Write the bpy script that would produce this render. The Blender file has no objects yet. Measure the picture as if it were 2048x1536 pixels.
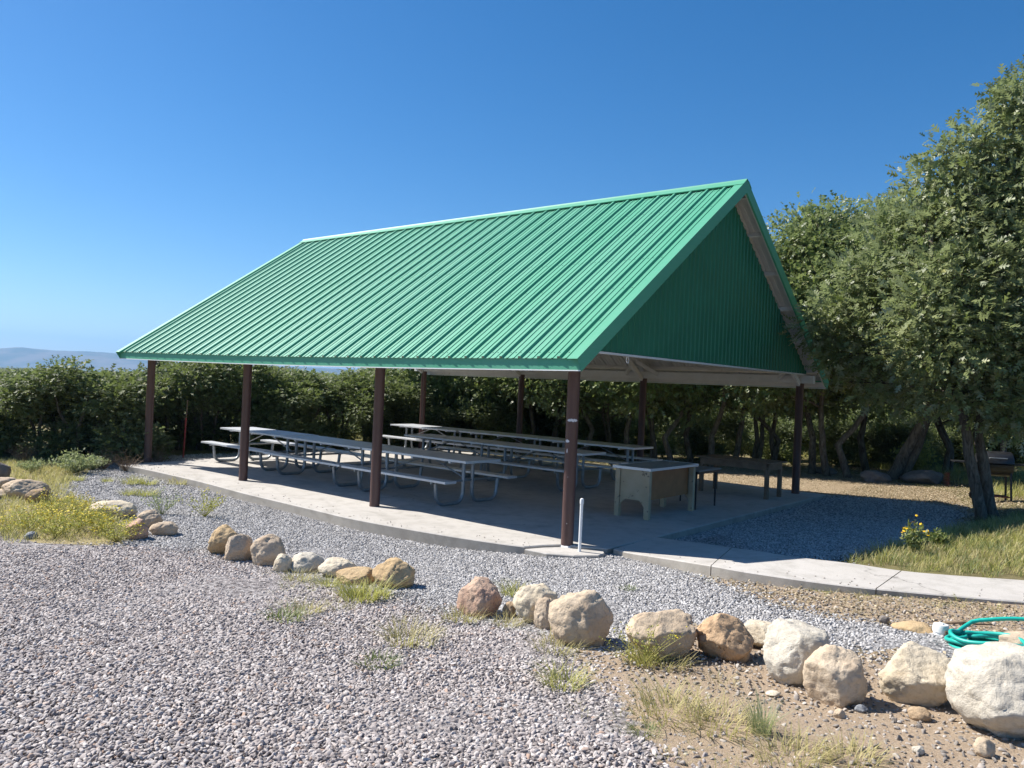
import bpy, bmesh, math, random
import numpy as np
from mathutils import Vector, Matrix, noise as mnoise

random.seed(7)
R = np.random.RandomState(11)
scene = bpy.context.scene
COL = scene.collection
rad = math.radians

# ------------------------------------------------------------------ camera model
CX, CY, CZ, YAW, PIT, ROL, F = 6.1983, -8.91552, 2.13806, -0.68541, 0.00138, 0.04321, 1583.1
CAM = np.array([CX, CY, CZ])
_fw = np.array([math.sin(YAW)*math.cos(PIT), math.cos(YAW)*math.cos(PIT), math.sin(PIT)])
_r0 = np.array([math.cos(YAW), -math.sin(YAW), 0.0])
_u0 = np.cross(_r0, _fw)
_rt = math.cos(ROL)*_r0 + math.sin(ROL)*_u0
_up = -math.sin(ROL)*_r0 + math.cos(ROL)*_u0

def to_px(P):
    d = np.asarray(P, float) - CAM
    z = d @ _fw
    z = np.where(np.abs(z) < 1e-3, 1e-3, z)
    return np.stack([1024 + F*(d @ _rt)/z, 768 - F*(d @ _up)/z, d @ _fw], -1)

def ray(px, py):
    return _fw + _rt*(px-1024)/F - _up*(py-768)/F

# ------------------------------------------------------------------ terrain
CP = np.array([
 (-12.5,-.9,-.13),(-11.5,-1.2,-.13),(-8,-1.2,-.14),(-4,-1.4,-.15),(-1,-1.1,-.15),(.2,-.72,-.075),(.62,-.45,-.06),(1.0,-.1,-.06),
 (.8,2,-.10),(.8,5,-.10),(.8,8,-.08),(0,9.8,-.07),(-4,9.9,-.09),(-8,9.9,-.11),(-12.7,9.5,-.12),(-12.7,4,-.13),
 (-6,4,-.16),(-2,4,-.16),(-9,6,-.16),(-9,2,-.16),(-2,1.5,-.16),(-3,7,-.15),
 (1.5,-.5,-.03),(3,-.7,.07),(5,-.2,.17),(7,.5,.24),(2.6,2.0,.02),(3.4,2.2,.13),(4.2,2.6,.22),(5.6,2.8,.28),(8,3.5,.4),
 (2.2,6,-.03),(3.0,7.5,.02),(3.6,5.5,.10),(4.4,5.2,.28),(4.3,8,.22),(6,8,.4),(9,9,.5),(1.5,11,-.02),(4,12,.15),
 (6.2,-8.9,.44),(0,-8,.16),(-6,-7,-.02),(-12,-6,-.1),(-8,-4,-.1),(0,-4,-.01),(3.5,-4,.15),(6,-4,.30),(9,-6,.45),
 (-18,-3,-.12),(-16,3,-.12),(-22,6,-.1),(-16,12,-.15),(-8,16,-.2),(0,18,-.1),(8,18,.4),(14,12,.7),(16,0,.6),(-20,-10,-.05),(-6,-14,.1),(8,-14,.55),
 (-30,0,-.15),(-24,22,-.3),(0,32,-.2),(18,26,.6)], float)
def _tps(r2):
    return 0.5*r2*np.log(r2+1e-9)
def _fit():
    n = len(CP); d2 = ((CP[:,None,:2]-CP[None,:,:2])**2).sum(-1)
    K = _tps(d2) + np.eye(n)*0.05
    Pm = np.c_[np.ones(n), CP[:,:2]]
    A = np.block([[K, Pm],[Pm.T, np.zeros((3,3))]])
    return np.linalg.solve(A, np.r_[CP[:,2], 0,0,0])
_W = _fit()
def zt(x, y):
    x = np.atleast_1d(np.asarray(x, float)); y = np.atleast_1d(np.asarray(y, float))
    sh = x.shape; x = x.ravel(); y = y.ravel(); out = np.empty(len(x))
    for i in range(0, len(x), 40000):
        xs, ys = x[i:i+40000], y[i:i+40000]
        d2 = (xs[:,None]-CP[None,:,0])**2 + (ys[:,None]-CP[None,:,1])**2
        z = _tps(d2) @ _W[:-3] + _W[-3] + _W[-2]*xs + _W[-1]*ys
        rr = np.hypot(xs+4, ys-4)
        k = np.clip((rr-26)/24, 0, 1); k = k*k*(3-2*k)
        far = -0.25 - np.clip(rr-60, 0, 4000)*0.004
        out[i:i+40000] = np.clip(z, -.6, 1.2)*(1-k) + far*k
    return out.reshape(sh)
def z1(x, y): return float(zt([x],[y])[0])

def hit(px, py, fz=None, tmax=120):
    """point of the ground (or of the surface fz) seen at photo pixel px, py"""
    d = ray(px, py); t = np.geomspace(1.2, tmax, 400)
    P = CAM + t[:,None]*d
    g = P[:,2] - (zt(P[:,0], P[:,1]) if fz is None else fz(P[:,0], P[:,1]))
    i = np.argmax(g < 0)
    if g[i] >= 0: i = len(t)-1
    lo, hi = t[max(i-1,0)], t[i]
    for _ in range(24):
        m = (lo+hi)/2; p = CAM + m*d
        s = p[2] - (zt([p[0]],[p[1]])[0] if fz is None else fz(np.array([p[0]]),np.array([p[1]]))[0])
        if s < 0: hi = m
        else: lo = m
    p = CAM + hi*d
    return np.array([p[0], p[1], p[2]])

def base(px, depth):
    """ground point at a given distance ahead, in the direction of photo column px near the horizon"""
    hy = 745 + .0433*(px-457)
    p = CAM + ray(px, hy)*depth
    return np.array([p[0], p[1], z1(p[0], p[1])])

# ------------------------------------------------------------------ object helpers
def mesh_obj(name, verts, faces, mats, parent=None, smooth=False, fmat=None):
    me = bpy.data.meshes.new(name)
    me.from_pydata([tuple(map(float, v)) for v in verts], [], [tuple(map(int, f)) for f in faces])
    for m in (mats if isinstance(mats, (list, tuple)) else [mats]): me.materials.append(m)
    if fmat is not None: me.polygons.foreach_set('material_index', np.asarray(fmat, 'i'))
    if smooth: me.polygons.foreach_set('use_smooth', np.ones(len(me.polygons), bool))
    me.update()
    o = bpy.data.objects.new(name, me); COL.objects.link(o)
    if parent: o.parent = parent
    return o

def np_mesh(name, V, Fc, mats, smooth=False, fmat=None, attr=None):
    """fast mesh from numpy verts (n,3) and uniform faces (m,k)"""
    me = bpy.data.meshes.new(name)
    V = np.ascontiguousarray(V, 'f'); Fc = np.ascontiguousarray(Fc, 'i'); m, k = Fc.shape
    me.vertices.add(len(V)); me.vertices.foreach_set('co', V.ravel())
    me.loops.add(m*k); me.loops.foreach_set('vertex_index', Fc.ravel())
    me.polygons.add(m); me.polygons.foreach_set('loop_start', np.arange(0, m*k, k, dtype='i'))
    for mt in (mats if isinstance(mats, (list, tuple)) else [mats]): me.materials.append(mt)
    if fmat is not None: me.polygons.foreach_set('material_index', np.asarray(fmat, 'i'))
    if smooth: me.polygons.foreach_set('use_smooth', np.ones(m, bool))
    me.update(calc_edges=True)
    for an, av in (attr or {}).items():
        a = me.attributes.new(an, 'FLOAT', 'POINT'); a.data.foreach_set('value', np.asarray(av, 'f'))
    return me

def link(name, me, parent=None, loc=None):
    o = bpy.data.objects.new(name, me); COL.objects.link(o)
    if parent: o.parent = parent
    if loc is not None: o.location = tuple(map(float, loc))
    return o

def tag(o, label=None, cat=None, group=None, kind=None):
    if label: o['label'] = label
    if cat: o['category'] = cat
    if group: o['group'] = group
    if kind: o['kind'] = kind
    return o

def empty(name, loc=(0,0,0), rz=0):
    o = bpy.data.objects.new(name, None); COL.objects.link(o)
    o.empty_display_size = .2; o.location = tuple(map(float, loc)); o.rotation_euler = (0,0,rz)
    return o

def copy_tree(o, parent=None):
    c = o.copy(); COL.objects.link(c)
    if parent: c.parent = parent
    for ch in o.children: copy_tree(ch, c)
    return c

class MB:
    """collects shapes for one mesh"""
    def __init__(s): s.v=[]; s.f=[]; s.m=[]; s.k=0
    def add(s, vs, fs, mi=0):
        o = len(s.v); s.v += [tuple(map(float,v)) for v in vs]
        s.f += [tuple(i+o for i in f) for f in fs]; s.m += [mi]*len(fs)
    def box(s, a, b, mi=0, bev=0.0):
        x0,y0,z0=a; x1,y1,z1_=b
        if bev > 0:
            bm = bmesh.new(); bmesh.ops.create_cube(bm, size=1)
            for v in bm.verts: v.co = Vector(((x0+x1)/2+v.co.x*(x1-x0), (y0+y1)/2+v.co.y*(y1-y0), (z0+z1_)/2+v.co.z*(z1_-z0)))
            bmesh.ops.bevel(bm, geom=list(bm.edges), offset=bev, segments=2, profile=.5, affect='EDGES')
            bm.verts.index_update(); s.add([v.co for v in bm.verts], [[v.index for v in f.verts] for f in bm.faces], mi); bm.free(); return
        s.add([(x0,y0,z0),(x1,y0,z0),(x1,y1,z0),(x0,y1,z0),(x0,y0,z1_),(x1,y0,z1_),(x1,y1,z1_),(x0,y1,z1_)],
              [(0,3,2,1),(4,5,6,7),(0,1,5,4),(1,2,6,5),(2,3,7,6),(3,0,4,7)], mi)
    def beam(s, p, q, w, h, up=(0,0,1), mi=0):
        p=np.array(p,float); q=np.array(q,float); d=q-p; d/=np.linalg.norm(d)
        sd=np.cross(d,up); sd/=np.linalg.norm(sd); u=np.cross(sd,d)
        vs=[e+sd*a*w/2+u*b*h/2 for e in (p,q) for a,b in((-1,-1),(1,-1),(1,1),(-1,1))]
        s.add(vs,[(0,1,2,3),(7,6,5,4),(0,4,5,1),(1,5,6,2),(2,6,7,3),(3,7,4,0)],mi)
    def tube(s, pts, r, n=10, mi=0, cap=True):
        pts=[np.array(p,float) for p in pts]; rs=r if hasattr(r,'__len__') else [r]*len(pts)
        t0=pts[1]-pts[0]; t0/=np.linalg.norm(t0)
        a=np.array([0,0,1.]) if abs(t0[2])<.9 else np.array([1.,0,0]); nrm=np.cross(t0,a); nrm/=np.linalg.norm(nrm)
        vs=[]; 
        for i,p in enumerate(pts):
            t=(pts[min(i+1,len(pts)-1)]-pts[max(i-1,0)]); t/=np.linalg.norm(t)+1e-12
            nrm=nrm-t*(nrm@t); nrm/=np.linalg.norm(nrm)+1e-12; b=np.cross(t,nrm)
            for k in range(n):
                c=2*math.pi*k/n; vs.append(p+rs[i]*(math.cos(c)*nrm+math.sin(c)*b))
        fs=[(i*n+k,i*n+(k+1)%n,(i+1)*n+(k+1)%n,(i+1)*n+k) for i in range(len(pts)-1) for k in range(n)]
        if cap: fs+= [tuple(range(n-1,-1,-1)), tuple((len(pts)-1)*n+k for k in range(n))]
        s.add(vs,fs,mi)
    def lathe(s, prof, c=(0,0,0), n=24, mi=0):
        vs=[(c[0]+r*math.cos(2*math.pi*k/n), c[1]+r*math.sin(2*math.pi*k/n), c[2]+z) for r,z in prof for k in range(n)]
        fs=[(i*n+k,i*n+(k+1)%n,(i+1)*n+(k+1)%n,(i+1)*n+k) for i in range(len(prof)-1) for k in range(n)]
        fs+=[tuple(range(n-1,-1,-1)), tuple((len(prof)-1)*n+k for k in range(n))]
        s.add(vs,fs,mi)
    def build(s, name, mats, parent=None, smooth=None):
        o=mesh_obj(name, s.v, s.f, mats, parent, smooth=bool(smooth), fmat=s.m)
        if smooth and smooth is not True:
            o.data.set_sharp_from_angle(angle=rad(smooth))
        return o

# ------------------------------------------------------------------ materials
class NT:
    def __init__(s, name):
        s.mat = bpy.data.materials.new(name); s.mat.use_nodes = True
        s.t = s.mat.node_tree; s.n = s.t.nodes; s.l = s.t.links
        s.b = s.n['Principled BSDF']; s.out = s.n['Material Output']
    def new(s, typ, **kw):
        n = s.n.new(typ)
        for k,v in kw.items():
            if k.startswith('i_'):
                key=k[2:].replace('_',' '); n.inputs[int(key) if key.isdigit() else key].default_value=v
            else: setattr(n,k,v)
        return n
    def link(s,a,b): s.l.new(a,b)
    def obj(s, sc=None):
        c=s.new('ShaderNodeTexCoord')
        if sc is None: return c.outputs['Object']
        m=s.new('ShaderNodeMapping'); m.inputs['Scale'].default_value=sc; s.link(c.outputs['Object'],m.inputs[0]); return m.outputs[0]
    def world(s):
        return s.new('ShaderNodeNewGeometry').outputs['Position']
    def noise(s, vec, scale, detail=4, rough=.55, dist=0):
        n=s.new('ShaderNodeTexNoise'); n.inputs['Scale'].default_value=scale; n.inputs['Detail'].default_value=detail
        n.inputs['Roughness'].default_value=rough; n.inputs['Distortion'].default_value=dist
        s.link(vec,n.inputs['Vector']); return n.outputs['Fac']
    def ramp(s, fac, stops, interp='LINEAR'):
        r=s.new('ShaderNodeValToRGB'); r.color_ramp.interpolation=interp; e=r.color_ramp.elements
        while len(e)<len(stops): e.new(.5)
        for k,(p,c) in enumerate(stops):
            e[k].position=p; e[k].color=(c,c,c,1) if not hasattr(c,'__len__') else (*c,1)
        s.link(fac,r.inputs[0]); return r.outputs[0]
    def mix(s, fac, a, b, mode='MIX'):
        m=s.new('ShaderNodeMix',data_type='RGBA',blend_type=mode)
        for sock,v in ((m.inputs[0],fac),(m.inputs[6],a),(m.inputs[7],b)):
            if hasattr(v,'is_linked') : s.link(v,sock)
            elif hasattr(v,'__len__'): sock.default_value=(*v,1)
            else: sock.default_value=v
        return m.outputs[2]
    def math(s, op, a, b=0):
        m=s.new('ShaderNodeMath',operation=op)
        for sock,v in ((m.inputs[0],a),(m.inputs[1],b)):
            if hasattr(v,'is_linked'): s.link(v,sock)
            else: sock.default_value=v
        return m.outputs[0]
    def bump(s, h, strength=.4, dist=.02, prev=None):
        b=s.new('ShaderNodeBump'); b.inputs['Strength'].default_value=strength; b.inputs['Distance'].default_value=dist
        s.link(h,b.inputs['Height'])
        if prev is not None: s.link(prev,b.inputs['Normal'])
        s.link(b.outputs[0],s.b.inputs['Normal']); return b.outputs[0]
    def set(s, color=None, rough=None, metal=None, spec=None):
        for k,v in (('Base Color',color),('Roughness',rough),('Metallic',metal),('Specular IOR Level',spec)):
            if v is None: continue
            if hasattr(v,'is_linked'): s.link(v,s.b.inputs[k])
            else: s.b.inputs[k].default_value=(*v,1) if hasattr(v,'__len__') else v
        return s

def simple(name, c1, c2, scale=6, rough=.6, metal=0, spec=.5, bump=.15, bscale=60, bdist=.004, wear=None):
    t=NT(name); v=t.obj(); n=t.noise(v,scale,6)
    c=t.mix(t.ramp(n,[(.3,0),(.7,1)]),c1,c2)
    if wear:
        w=t.ramp(t.noise(v,wear[1],8,.65),[(wear[2],0),(wear[2]+.05,1)]); c=t.mix(w,c,wear[0])
    t.set(c,t.math('ADD',t.math('MULTIPLY',n,.15),rough-.07),metal,spec)
    if bump: t.bump(t.noise(v,bscale,5),bump,bdist)
    return t.mat

M={}
GREEN1=(.072,.33,.195); GREEN2=(.088,.36,.215)
def green_metal():
    t=NT('green_painted_steel'); v=t.obj()
    n=t.noise(v,.7,5); st=t.noise(t.obj((1.2,1.2,12)),3,4)
    sx=t.new('ShaderNodeSeparateXYZ'); t.link(v,sx.inputs[0]); wn=t.new('ShaderNodeTexWhiteNoise',noise_dimensions='1D'); t.link(t.math('FLOOR',t.math('MULTIPLY',t.math('ADD',sx.outputs[0],20.07),1/.99)),wn.inputs['W'])
    c=t.mix(n,GREEN1,GREEN2); c=t.mix(t.math('MULTIPLY',wn.outputs['Value'],.30),c,(.13,.37,.255)); c=t.mix(t.ramp(st,[(.5,0),(.8,.4)]),c,(.14,.36,.27))
    t.set(c,t.math('ADD',t.math('MULTIPLY',t.noise(v,9,4),.12),.44),0,.45)
    t.bump(t.noise(v,5,3),.05,.01); return t.mat
M['green']=green_metal()
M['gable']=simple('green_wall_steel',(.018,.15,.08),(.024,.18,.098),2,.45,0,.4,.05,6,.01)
M['white']=simple('white_painted_wood',(.62,.61,.57),(.72,.71,.68),3,.55,0,.4,.2,30,.004,((.42,.38,.33),4,.63))
M['liner']=simple('white_panel_underside',(.55,.55,.52),(.64,.64,.61),2,.5,0,.4,.05,10,.005)
M['drip']=simple('bright_white_trim',(.78,.78,.76),(.84,.84,.82),5,.4,0,.5,0)
M['screw']=simple('screw_head',(.025,.09,.065),(.035,.11,.08),20,.8,0,.1,0)
def column_mat():
    t=NT('brown_painted_post'); v=t.obj()
    n=t.noise(v,5,6); c=t.mix(n,(.055,.026,.022),(.10,.052,.044))
    sp=t.ramp(t.noise(v,55,3),[(.74,0),(.77,1)]); c=t.mix(t.math('MULTIPLY',sp,.5),c,(.5,.45,.42))
    st=t.noise(t.obj((18,18,1.2)),1,4); c=t.mix(t.ramp(st,[(.5,0),(.75,.35)]),c,(.14,.085,.075))
    t.set(c,t.math('ADD',t.math('MULTIPLY',n,.2),.36),0,.5); t.bump(t.noise(v,40,4),.2,.004); return t.mat
M['post']=column_mat()
M['chip']=simple('bare_chipped_paint',(.6,.58,.57),(.72,.70,.68),30,.6)
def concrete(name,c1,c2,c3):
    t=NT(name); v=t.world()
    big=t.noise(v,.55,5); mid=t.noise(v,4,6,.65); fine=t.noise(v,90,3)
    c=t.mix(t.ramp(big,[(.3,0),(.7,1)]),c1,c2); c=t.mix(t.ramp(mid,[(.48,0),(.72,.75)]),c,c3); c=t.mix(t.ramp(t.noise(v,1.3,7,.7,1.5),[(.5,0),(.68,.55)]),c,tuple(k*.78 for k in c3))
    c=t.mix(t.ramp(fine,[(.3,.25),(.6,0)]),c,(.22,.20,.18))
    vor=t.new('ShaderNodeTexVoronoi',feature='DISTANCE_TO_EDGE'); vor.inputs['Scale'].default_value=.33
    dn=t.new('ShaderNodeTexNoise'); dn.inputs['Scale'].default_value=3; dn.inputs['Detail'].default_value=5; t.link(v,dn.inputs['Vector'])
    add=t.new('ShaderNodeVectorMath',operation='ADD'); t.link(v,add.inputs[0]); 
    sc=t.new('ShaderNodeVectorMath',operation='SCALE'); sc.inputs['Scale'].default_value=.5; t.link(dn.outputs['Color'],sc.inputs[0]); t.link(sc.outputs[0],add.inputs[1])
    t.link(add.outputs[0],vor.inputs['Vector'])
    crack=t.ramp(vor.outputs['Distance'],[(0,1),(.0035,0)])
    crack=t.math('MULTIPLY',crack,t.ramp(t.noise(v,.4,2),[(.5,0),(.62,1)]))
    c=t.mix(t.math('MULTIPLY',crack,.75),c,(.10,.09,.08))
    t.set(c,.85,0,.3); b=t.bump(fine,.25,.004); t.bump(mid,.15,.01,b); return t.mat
M['concrete']=concrete('weathered_concrete',(.46,.43,.39),(.53,.50,.46),(.37,.345,.305))
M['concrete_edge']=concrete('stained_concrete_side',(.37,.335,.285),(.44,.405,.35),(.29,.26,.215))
M['galv']=simple('galvanised_tube',(.26,.29,.31),(.36,.39,.41),14,.42,.6,.5,.1,60,.002)
def alu():
    t=NT('brushed_aluminium'); v=t.obj((1,30,30)); n=t.noise(v,6,4)
    c=t.mix(n,(.62,.64,.66),(.74,.76,.78)); c=t.mix(t.ramp(t.noise(t.obj(),5,5),[(.6,0),(.8,.4)]),c,(.42,.42,.41))
    t.set(c,t.math('ADD',t.math('MULTIPLY',n,.12),.36),.45,.5); t.bump(n,.05,.002); return t.mat
M['alu']=alu()
M['cream']=simple('chipped_cream_paint',(.42,.325,.20),(.52,.415,.275),4,.6,0,.4,.2,30,.004,((.16,.12,.09),9,.60))
M['brownwood']=simple('stained_brown_panel',(.30,.125,.045),(.40,.18,.07),5,.5)
M['laminate']=simple('grey_green_laminate',(.20,.235,.215),(.25,.285,.265),5,.4)
M['greytop']=simple('grey_table_top',(.17,.17,.16),(.23,.23,.22),5,.5)
M['oldwood']=simple('weathered_tan_wood',(.16,.11,.07),(.24,.17,.115),7,.7,0,.3,.3,30,.004)
M['blackmetal']=simple('black_metal',(.012,.012,.013),(.025,.025,.027),12,.4,0,.5,.1)
M['pvc']=simple('white_pvc',(.75,.75,.72),(.82,.82,.80),10,.4,0,.5,.05)
M['hose']=simple('teal_hose_rubber',(.01,.36,.29),(.015,.43,.345),20,.42,0,.5,.1)
M['rust']=simple('rusty_red_metal',(.17,.05,.03),(.25,.08,.05),10,.7)
M['redpaint']=simple('faded_red_paint',(.30,.03,.03),(.36,.06,.05),10,.6)
M['stick']=simple('dead_wood',(.16,.11,.075),(.24,.18,.12),20,.8,0,.2,.4,50,.006)

def bark(name,c1,c2):
    t=NT(name); v=t.obj((1,1,.25)); n=t.noise(v,14,6,.65,1.2)
    c=t.mix(t.ramp(n,[(.35,0),(.65,1)]),c1,c2); c=t.mix(t.ramp(t.noise(t.obj(),3,4),[(.5,0),(.7,.5)]),c,(.20,.18,.15))
    t.set(c,.9,0,.2); t.bump(n,.9,.03); return t.mat
M['bark']=bark('grey_oak_bark',(.06,.046,.034),(.21,.175,.135))
def leaf(name, ramp, back=(.17,.20,.13), transl=.22, rough=.42):
    t=NT(name); a=t.new('ShaderNodeAttribute',attribute_name='tint')
    c=t.ramp(a.outputs['Fac'],ramp)
    g=t.new('ShaderNodeNewGeometry'); c=t.mix(t.math('MULTIPLY',g.outputs['Backfacing'],.6),c,back)
    t.set(c,rough,0,.5)
    tr=t.new('ShaderNodeBsdfTranslucent'); t.link(t.mix(.4,c,(.34,.46,.08)),tr.inputs['Color'])
    m=t.new('ShaderNodeMixShader'); m.inputs[0].default_value=transl
    t.link(t.b.outputs[0],m.inputs[1]); t.link(tr.outputs[0],m.inputs[2]); t.link(m.outputs[0],t.out.inputs['Surface']); return t.mat
M['leaf_big']=leaf('oak_leaf',[(0,(.09,.115,.042)),(.45,(.18,.21,.078)),(.8,(.27,.30,.125)),(1,(.40,.385,.14))],(.36,.385,.28),.34,.46)
M['leaf_mid']=leaf('scrub_oak_leaf',[(0,(.085,.11,.038)),(.5,(.17,.205,.068)),(.85,(.24,.27,.09)),(1,(.34,.31,.095))],(.27,.30,.20),.38,.45)
M['leaf_scrub']=leaf('hedge_oak_leaf',[(0,(.055,.072,.026)),(.5,(.115,.14,.046)),(.85,(.165,.185,.065)),(1,(.24,.225,.075))],(.17,.195,.125),.30,.62)
M['leaf_con']=leaf('evergreen_needle',[(0,(.016,.030,.014)),(1,(.035,.055,.022))],(.03,.05,.02),.05,.6)
M['grass_dry']=leaf('dry_grass_blade',[(0,(.40,.33,.14)),(.5,(.56,.47,.22)),(1,(.68,.59,.32))],(.48,.41,.19),.4,.6)
M['grass_yg']=leaf('yellow_green_weed',[(0,(.30,.30,.08)),(.5,(.48,.44,.12)),(1,(.60,.52,.20))],(.42,.40,.12),.4,.6)
M['grass_green']=leaf('green_grass_blade',[(0,(.13,.17,.05)),(.5,(.22,.26,.08)),(1,(.36,.35,.14))],(.14,.17,.06),.3,.55)
M['sage']=leaf('sage_leaf',[(0,(.24,.27,.15)),(.5,(.34,.37,.21)),(1,(.46,.46,.24))],(.38,.41,.26),.38,.7)
M['flower']=simple('yellow_petals',(.60,.46,.02),(.72,.56,.03),30,.6,0,.3,0)
M['flower_or']=simple('orange_yellow_petals',(.75,.42,.01),(.85,.52,.02),30,.6,0,.3,0)
M['litter']=leaf('fallen_leaf',[(0,(.22,.16,.09)),(.5,(.40,.31,.19)),(1,(.55,.46,.32))],(.3,.24,.16),.1,.8)

def stone(name, stops):
    t=NT(name); oi=t.new('ShaderNodeObjectInfo'); v=t.obj()
    c=t.ramp(oi.outputs['Random'],stops); n=t.noise(v,3,5)
    c=t.mix(t.math('MULTIPLY',t.ramp(n,[(.4,0),(.7,1)]),.35),c,(.42,.40,.38))
    t.set(c,.8,0,.35); return t.mat
M['gravel_c']=stone('coarse_gravel_stone',[(0,(.165,.137,.126)),(.2,(.29,.247,.228)),(.45,(.385,.333,.308)),(.65,(.445,.392,.362)),(.82,(.515,.46,.425)),(.93,(.61,.56,.52)),(.985,(.38,.25,.18)),(1,(.42,.29,.21))])
M['gravel_f']=stone('fine_gravel_stone',[(0,(.14,.134,.132)),(.25,(.265,.254,.246)),(.5,(.37,.355,.343)),(.75,(.465,.445,.43)),(1,(.62,.60,.575))])
M['gravel_d']=stone('dusty_pebble',[(0,(.14,.12,.10)),(.4,(.26,.22,.18)),(.7,(.36,.31,.26)),(1,(.52,.47,.41))])

def ground_mat():
    t=NT('ground_surface'); v=t.world()
    A=lambda n: t.new('ShaderNodeAttribute',attribute_name=n).outputs['Fac']
    nz=t.noise(v,5,6,.7); fz=t.noise(v,60,4,.7); bz=t.noise(v,.8,4)
    def msk(a,w=.5):
        return t.ramp(t.math('ADD',a,t.math('MULTIPLY',t.math('SUBTRACT',nz,.5),w)),[(.38,0),(.62,1)])
    vor=t.new('ShaderNodeTexVoronoi'); vor.inputs['Scale'].default_value=28; t.link(v,vor.inputs['Vector'])
    sep=t.new('ShaderNodeSeparateColor'); t.link(vor.outputs['Color'],sep.inputs[0])
    vf=t.new('ShaderNodeTexVoronoi'); vf.inputs['Scale'].default_value=38; t.link(v,vf.inputs['Vector'])
    sef=t.new('ShaderNodeSeparateColor'); t.link(vf.outputs['Color'],sef.inputs[0])
    gc=t.ramp(sep.outputs[0],[(0,(.09,.08,.08)),(.5,(.25,.225,.22)),(1,(.45,.42,.40))])
    gf=t.ramp(sef.outputs[0],[(0,(.085,.083,.085)),(.5,(.235,.228,.225)),(1,(.46,.445,.435))])
    dirt=t.mix(nz,(.30,.215,.14),(.41,.315,.22)); dirt=t.mix(t.ramp(fz,[(.45,0),(.65,.6)]),dirt,(.50,.41,.31))
    dry=t.mix(nz,(.40,.325,.16),(.52,.44,.24)); dry=t.mix(t.ramp(fz,[(.4,.6),(.6,0)]),dry,(.17,.13,.06))
    chip=t.mix(nz,(.34,.255,.16),(.50,.40,.275)); chip=t.mix(t.ramp(fz,[(.4,.7),(.6,0)]),chip,(.15,.105,.065))
    wood=t.mix(nz,(.12,.105,.05),(.24,.20,.10)); wood=t.mix(t.ramp(bz,[(.5,0),(.65,.8)]),wood,(.15,.17,.05))
    c=t.mix(msk(A('chips')),wood,chip); c=t.mix(msk(A('dry')),c,dry); c=t.mix(msk(A('dirt')),c,dirt)
    c=t.mix(msk(A('fine'),.35),c,gf); c=t.mix(msk(A('coarse'),.35),c,gc)
    c=t.mix(A('scrub'),c,t.mix(bz,(.07,.085,.035),(.13,.125,.06)))
    t.set(c,.95,0,.15)
    b=t.bump(t.noise(v,45,6,.75),.7,.03); t.bump(nz,.4,.05,b); return t.mat
M['ground']=ground_mat()

def boulder_mat(name,c1,c2,c3,pit=0.0,stain=.5):
    t=NT(name); v=t.obj(); oi=t.new('ShaderNodeObjectInfo')
    off=t.new('ShaderNodeVectorMath',operation='ADD'); t.link(v,off.inputs[0])
    cmb=t.new('ShaderNodeCombineXYZ'); r=t.math('MULTIPLY',oi.outputs['Random'],40); t.link(r,cmb.inputs[0]); t.link(r,cmb.inputs[1]); t.link(cmb.outputs[0],off.inputs[1])
    v=off.outputs[0]
    n1=t.noise(v,2.2,7,.6,.6); n2=t.noise(v,7,7,.65,.4); n3=t.noise(v,38,5,.7)
    c=t.mix(t.ramp(n1,[(.35,0),(.65,1)]),c1,c2); c=t.mix(t.math('MULTIPLY',t.ramp(n2,[(.48,0),(.72,1)]),stain),c,c3)
    c=t.mix(t.ramp(n3,[(.3,.35),(.5,0)]),c,tuple(k*.45 for k in c1))
    c=t.mix(t.ramp(n3,[(.6,0),(.8,.3)]),c,tuple(min(1,k*1.35) for k in c2))
    t.set(c,.9,0,.2)
    n4=t.noise(v,110,4,.7); b=t.bump(n4,.35,.004); b=t.bump(n3,.6,.015,b); b=t.bump(n2,.6,.04,b)
    if pit:
        vo=t.new('ShaderNodeTexVoronoi'); vo.inputs['Scale'].default_value=16; mp=t.new('ShaderNodeMapping'); mp.inputs['Scale'].default_value=(1,1,.45); t.link(v,mp.inputs[0]); t.link(mp.outputs[0],vo.inputs['Vector'])
        h=t.ramp(vo.outputs['Distance'],[(.12,0),(.26,1)]); h2=t.math('MAXIMUM',h,t.ramp(n1,[(.5,1),(.6,0)])); t.bump(h2,pit,.05,b)
    return t.mat
M['r_tan']=boulder_mat('tan_sandstone',(.50,.385,.265),(.60,.49,.36),(.40,.28,.18))
M['r_gold']=boulder_mat('golden_sandstone',(.46,.32,.17),(.56,.42,.25),(.34,.22,.115))
M['r_grey']=boulder_mat('grey_tan_rock',(.47,.365,.26),(.57,.465,.345),(.37,.25,.165))
M['r_white']=boulder_mat('whitish_limestone',(.53,.475,.385),(.60,.55,.46),(.44,.36,.25),0,.35)
M['r_cream']=boulder_mat('cream_sandstone',(.58,.49,.355),(.66,.575,.44),(.45,.33,.20),0,.45)
M['r_red']=boulder_mat('reddish_sandstone',(.46,.27,.19),(.58,.45,.33),(.38,.21,.145))
M['r_orange']=boulder_mat('orange_brown_pitted_rock',(.50,.33,.19),(.57,.40,.25),(.40,.23,.125),.9)
M['r_brown']=boulder_mat('brown_rock',(.36,.25,.15),(.46,.34,.22),(.27,.17,.095))
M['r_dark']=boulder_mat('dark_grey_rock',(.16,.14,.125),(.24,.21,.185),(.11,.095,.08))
M['r_slate']=boulder_mat('slate_grey_rock',(.20,.21,.22),(.29,.30,.31),(.15,.15,.16))

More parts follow.
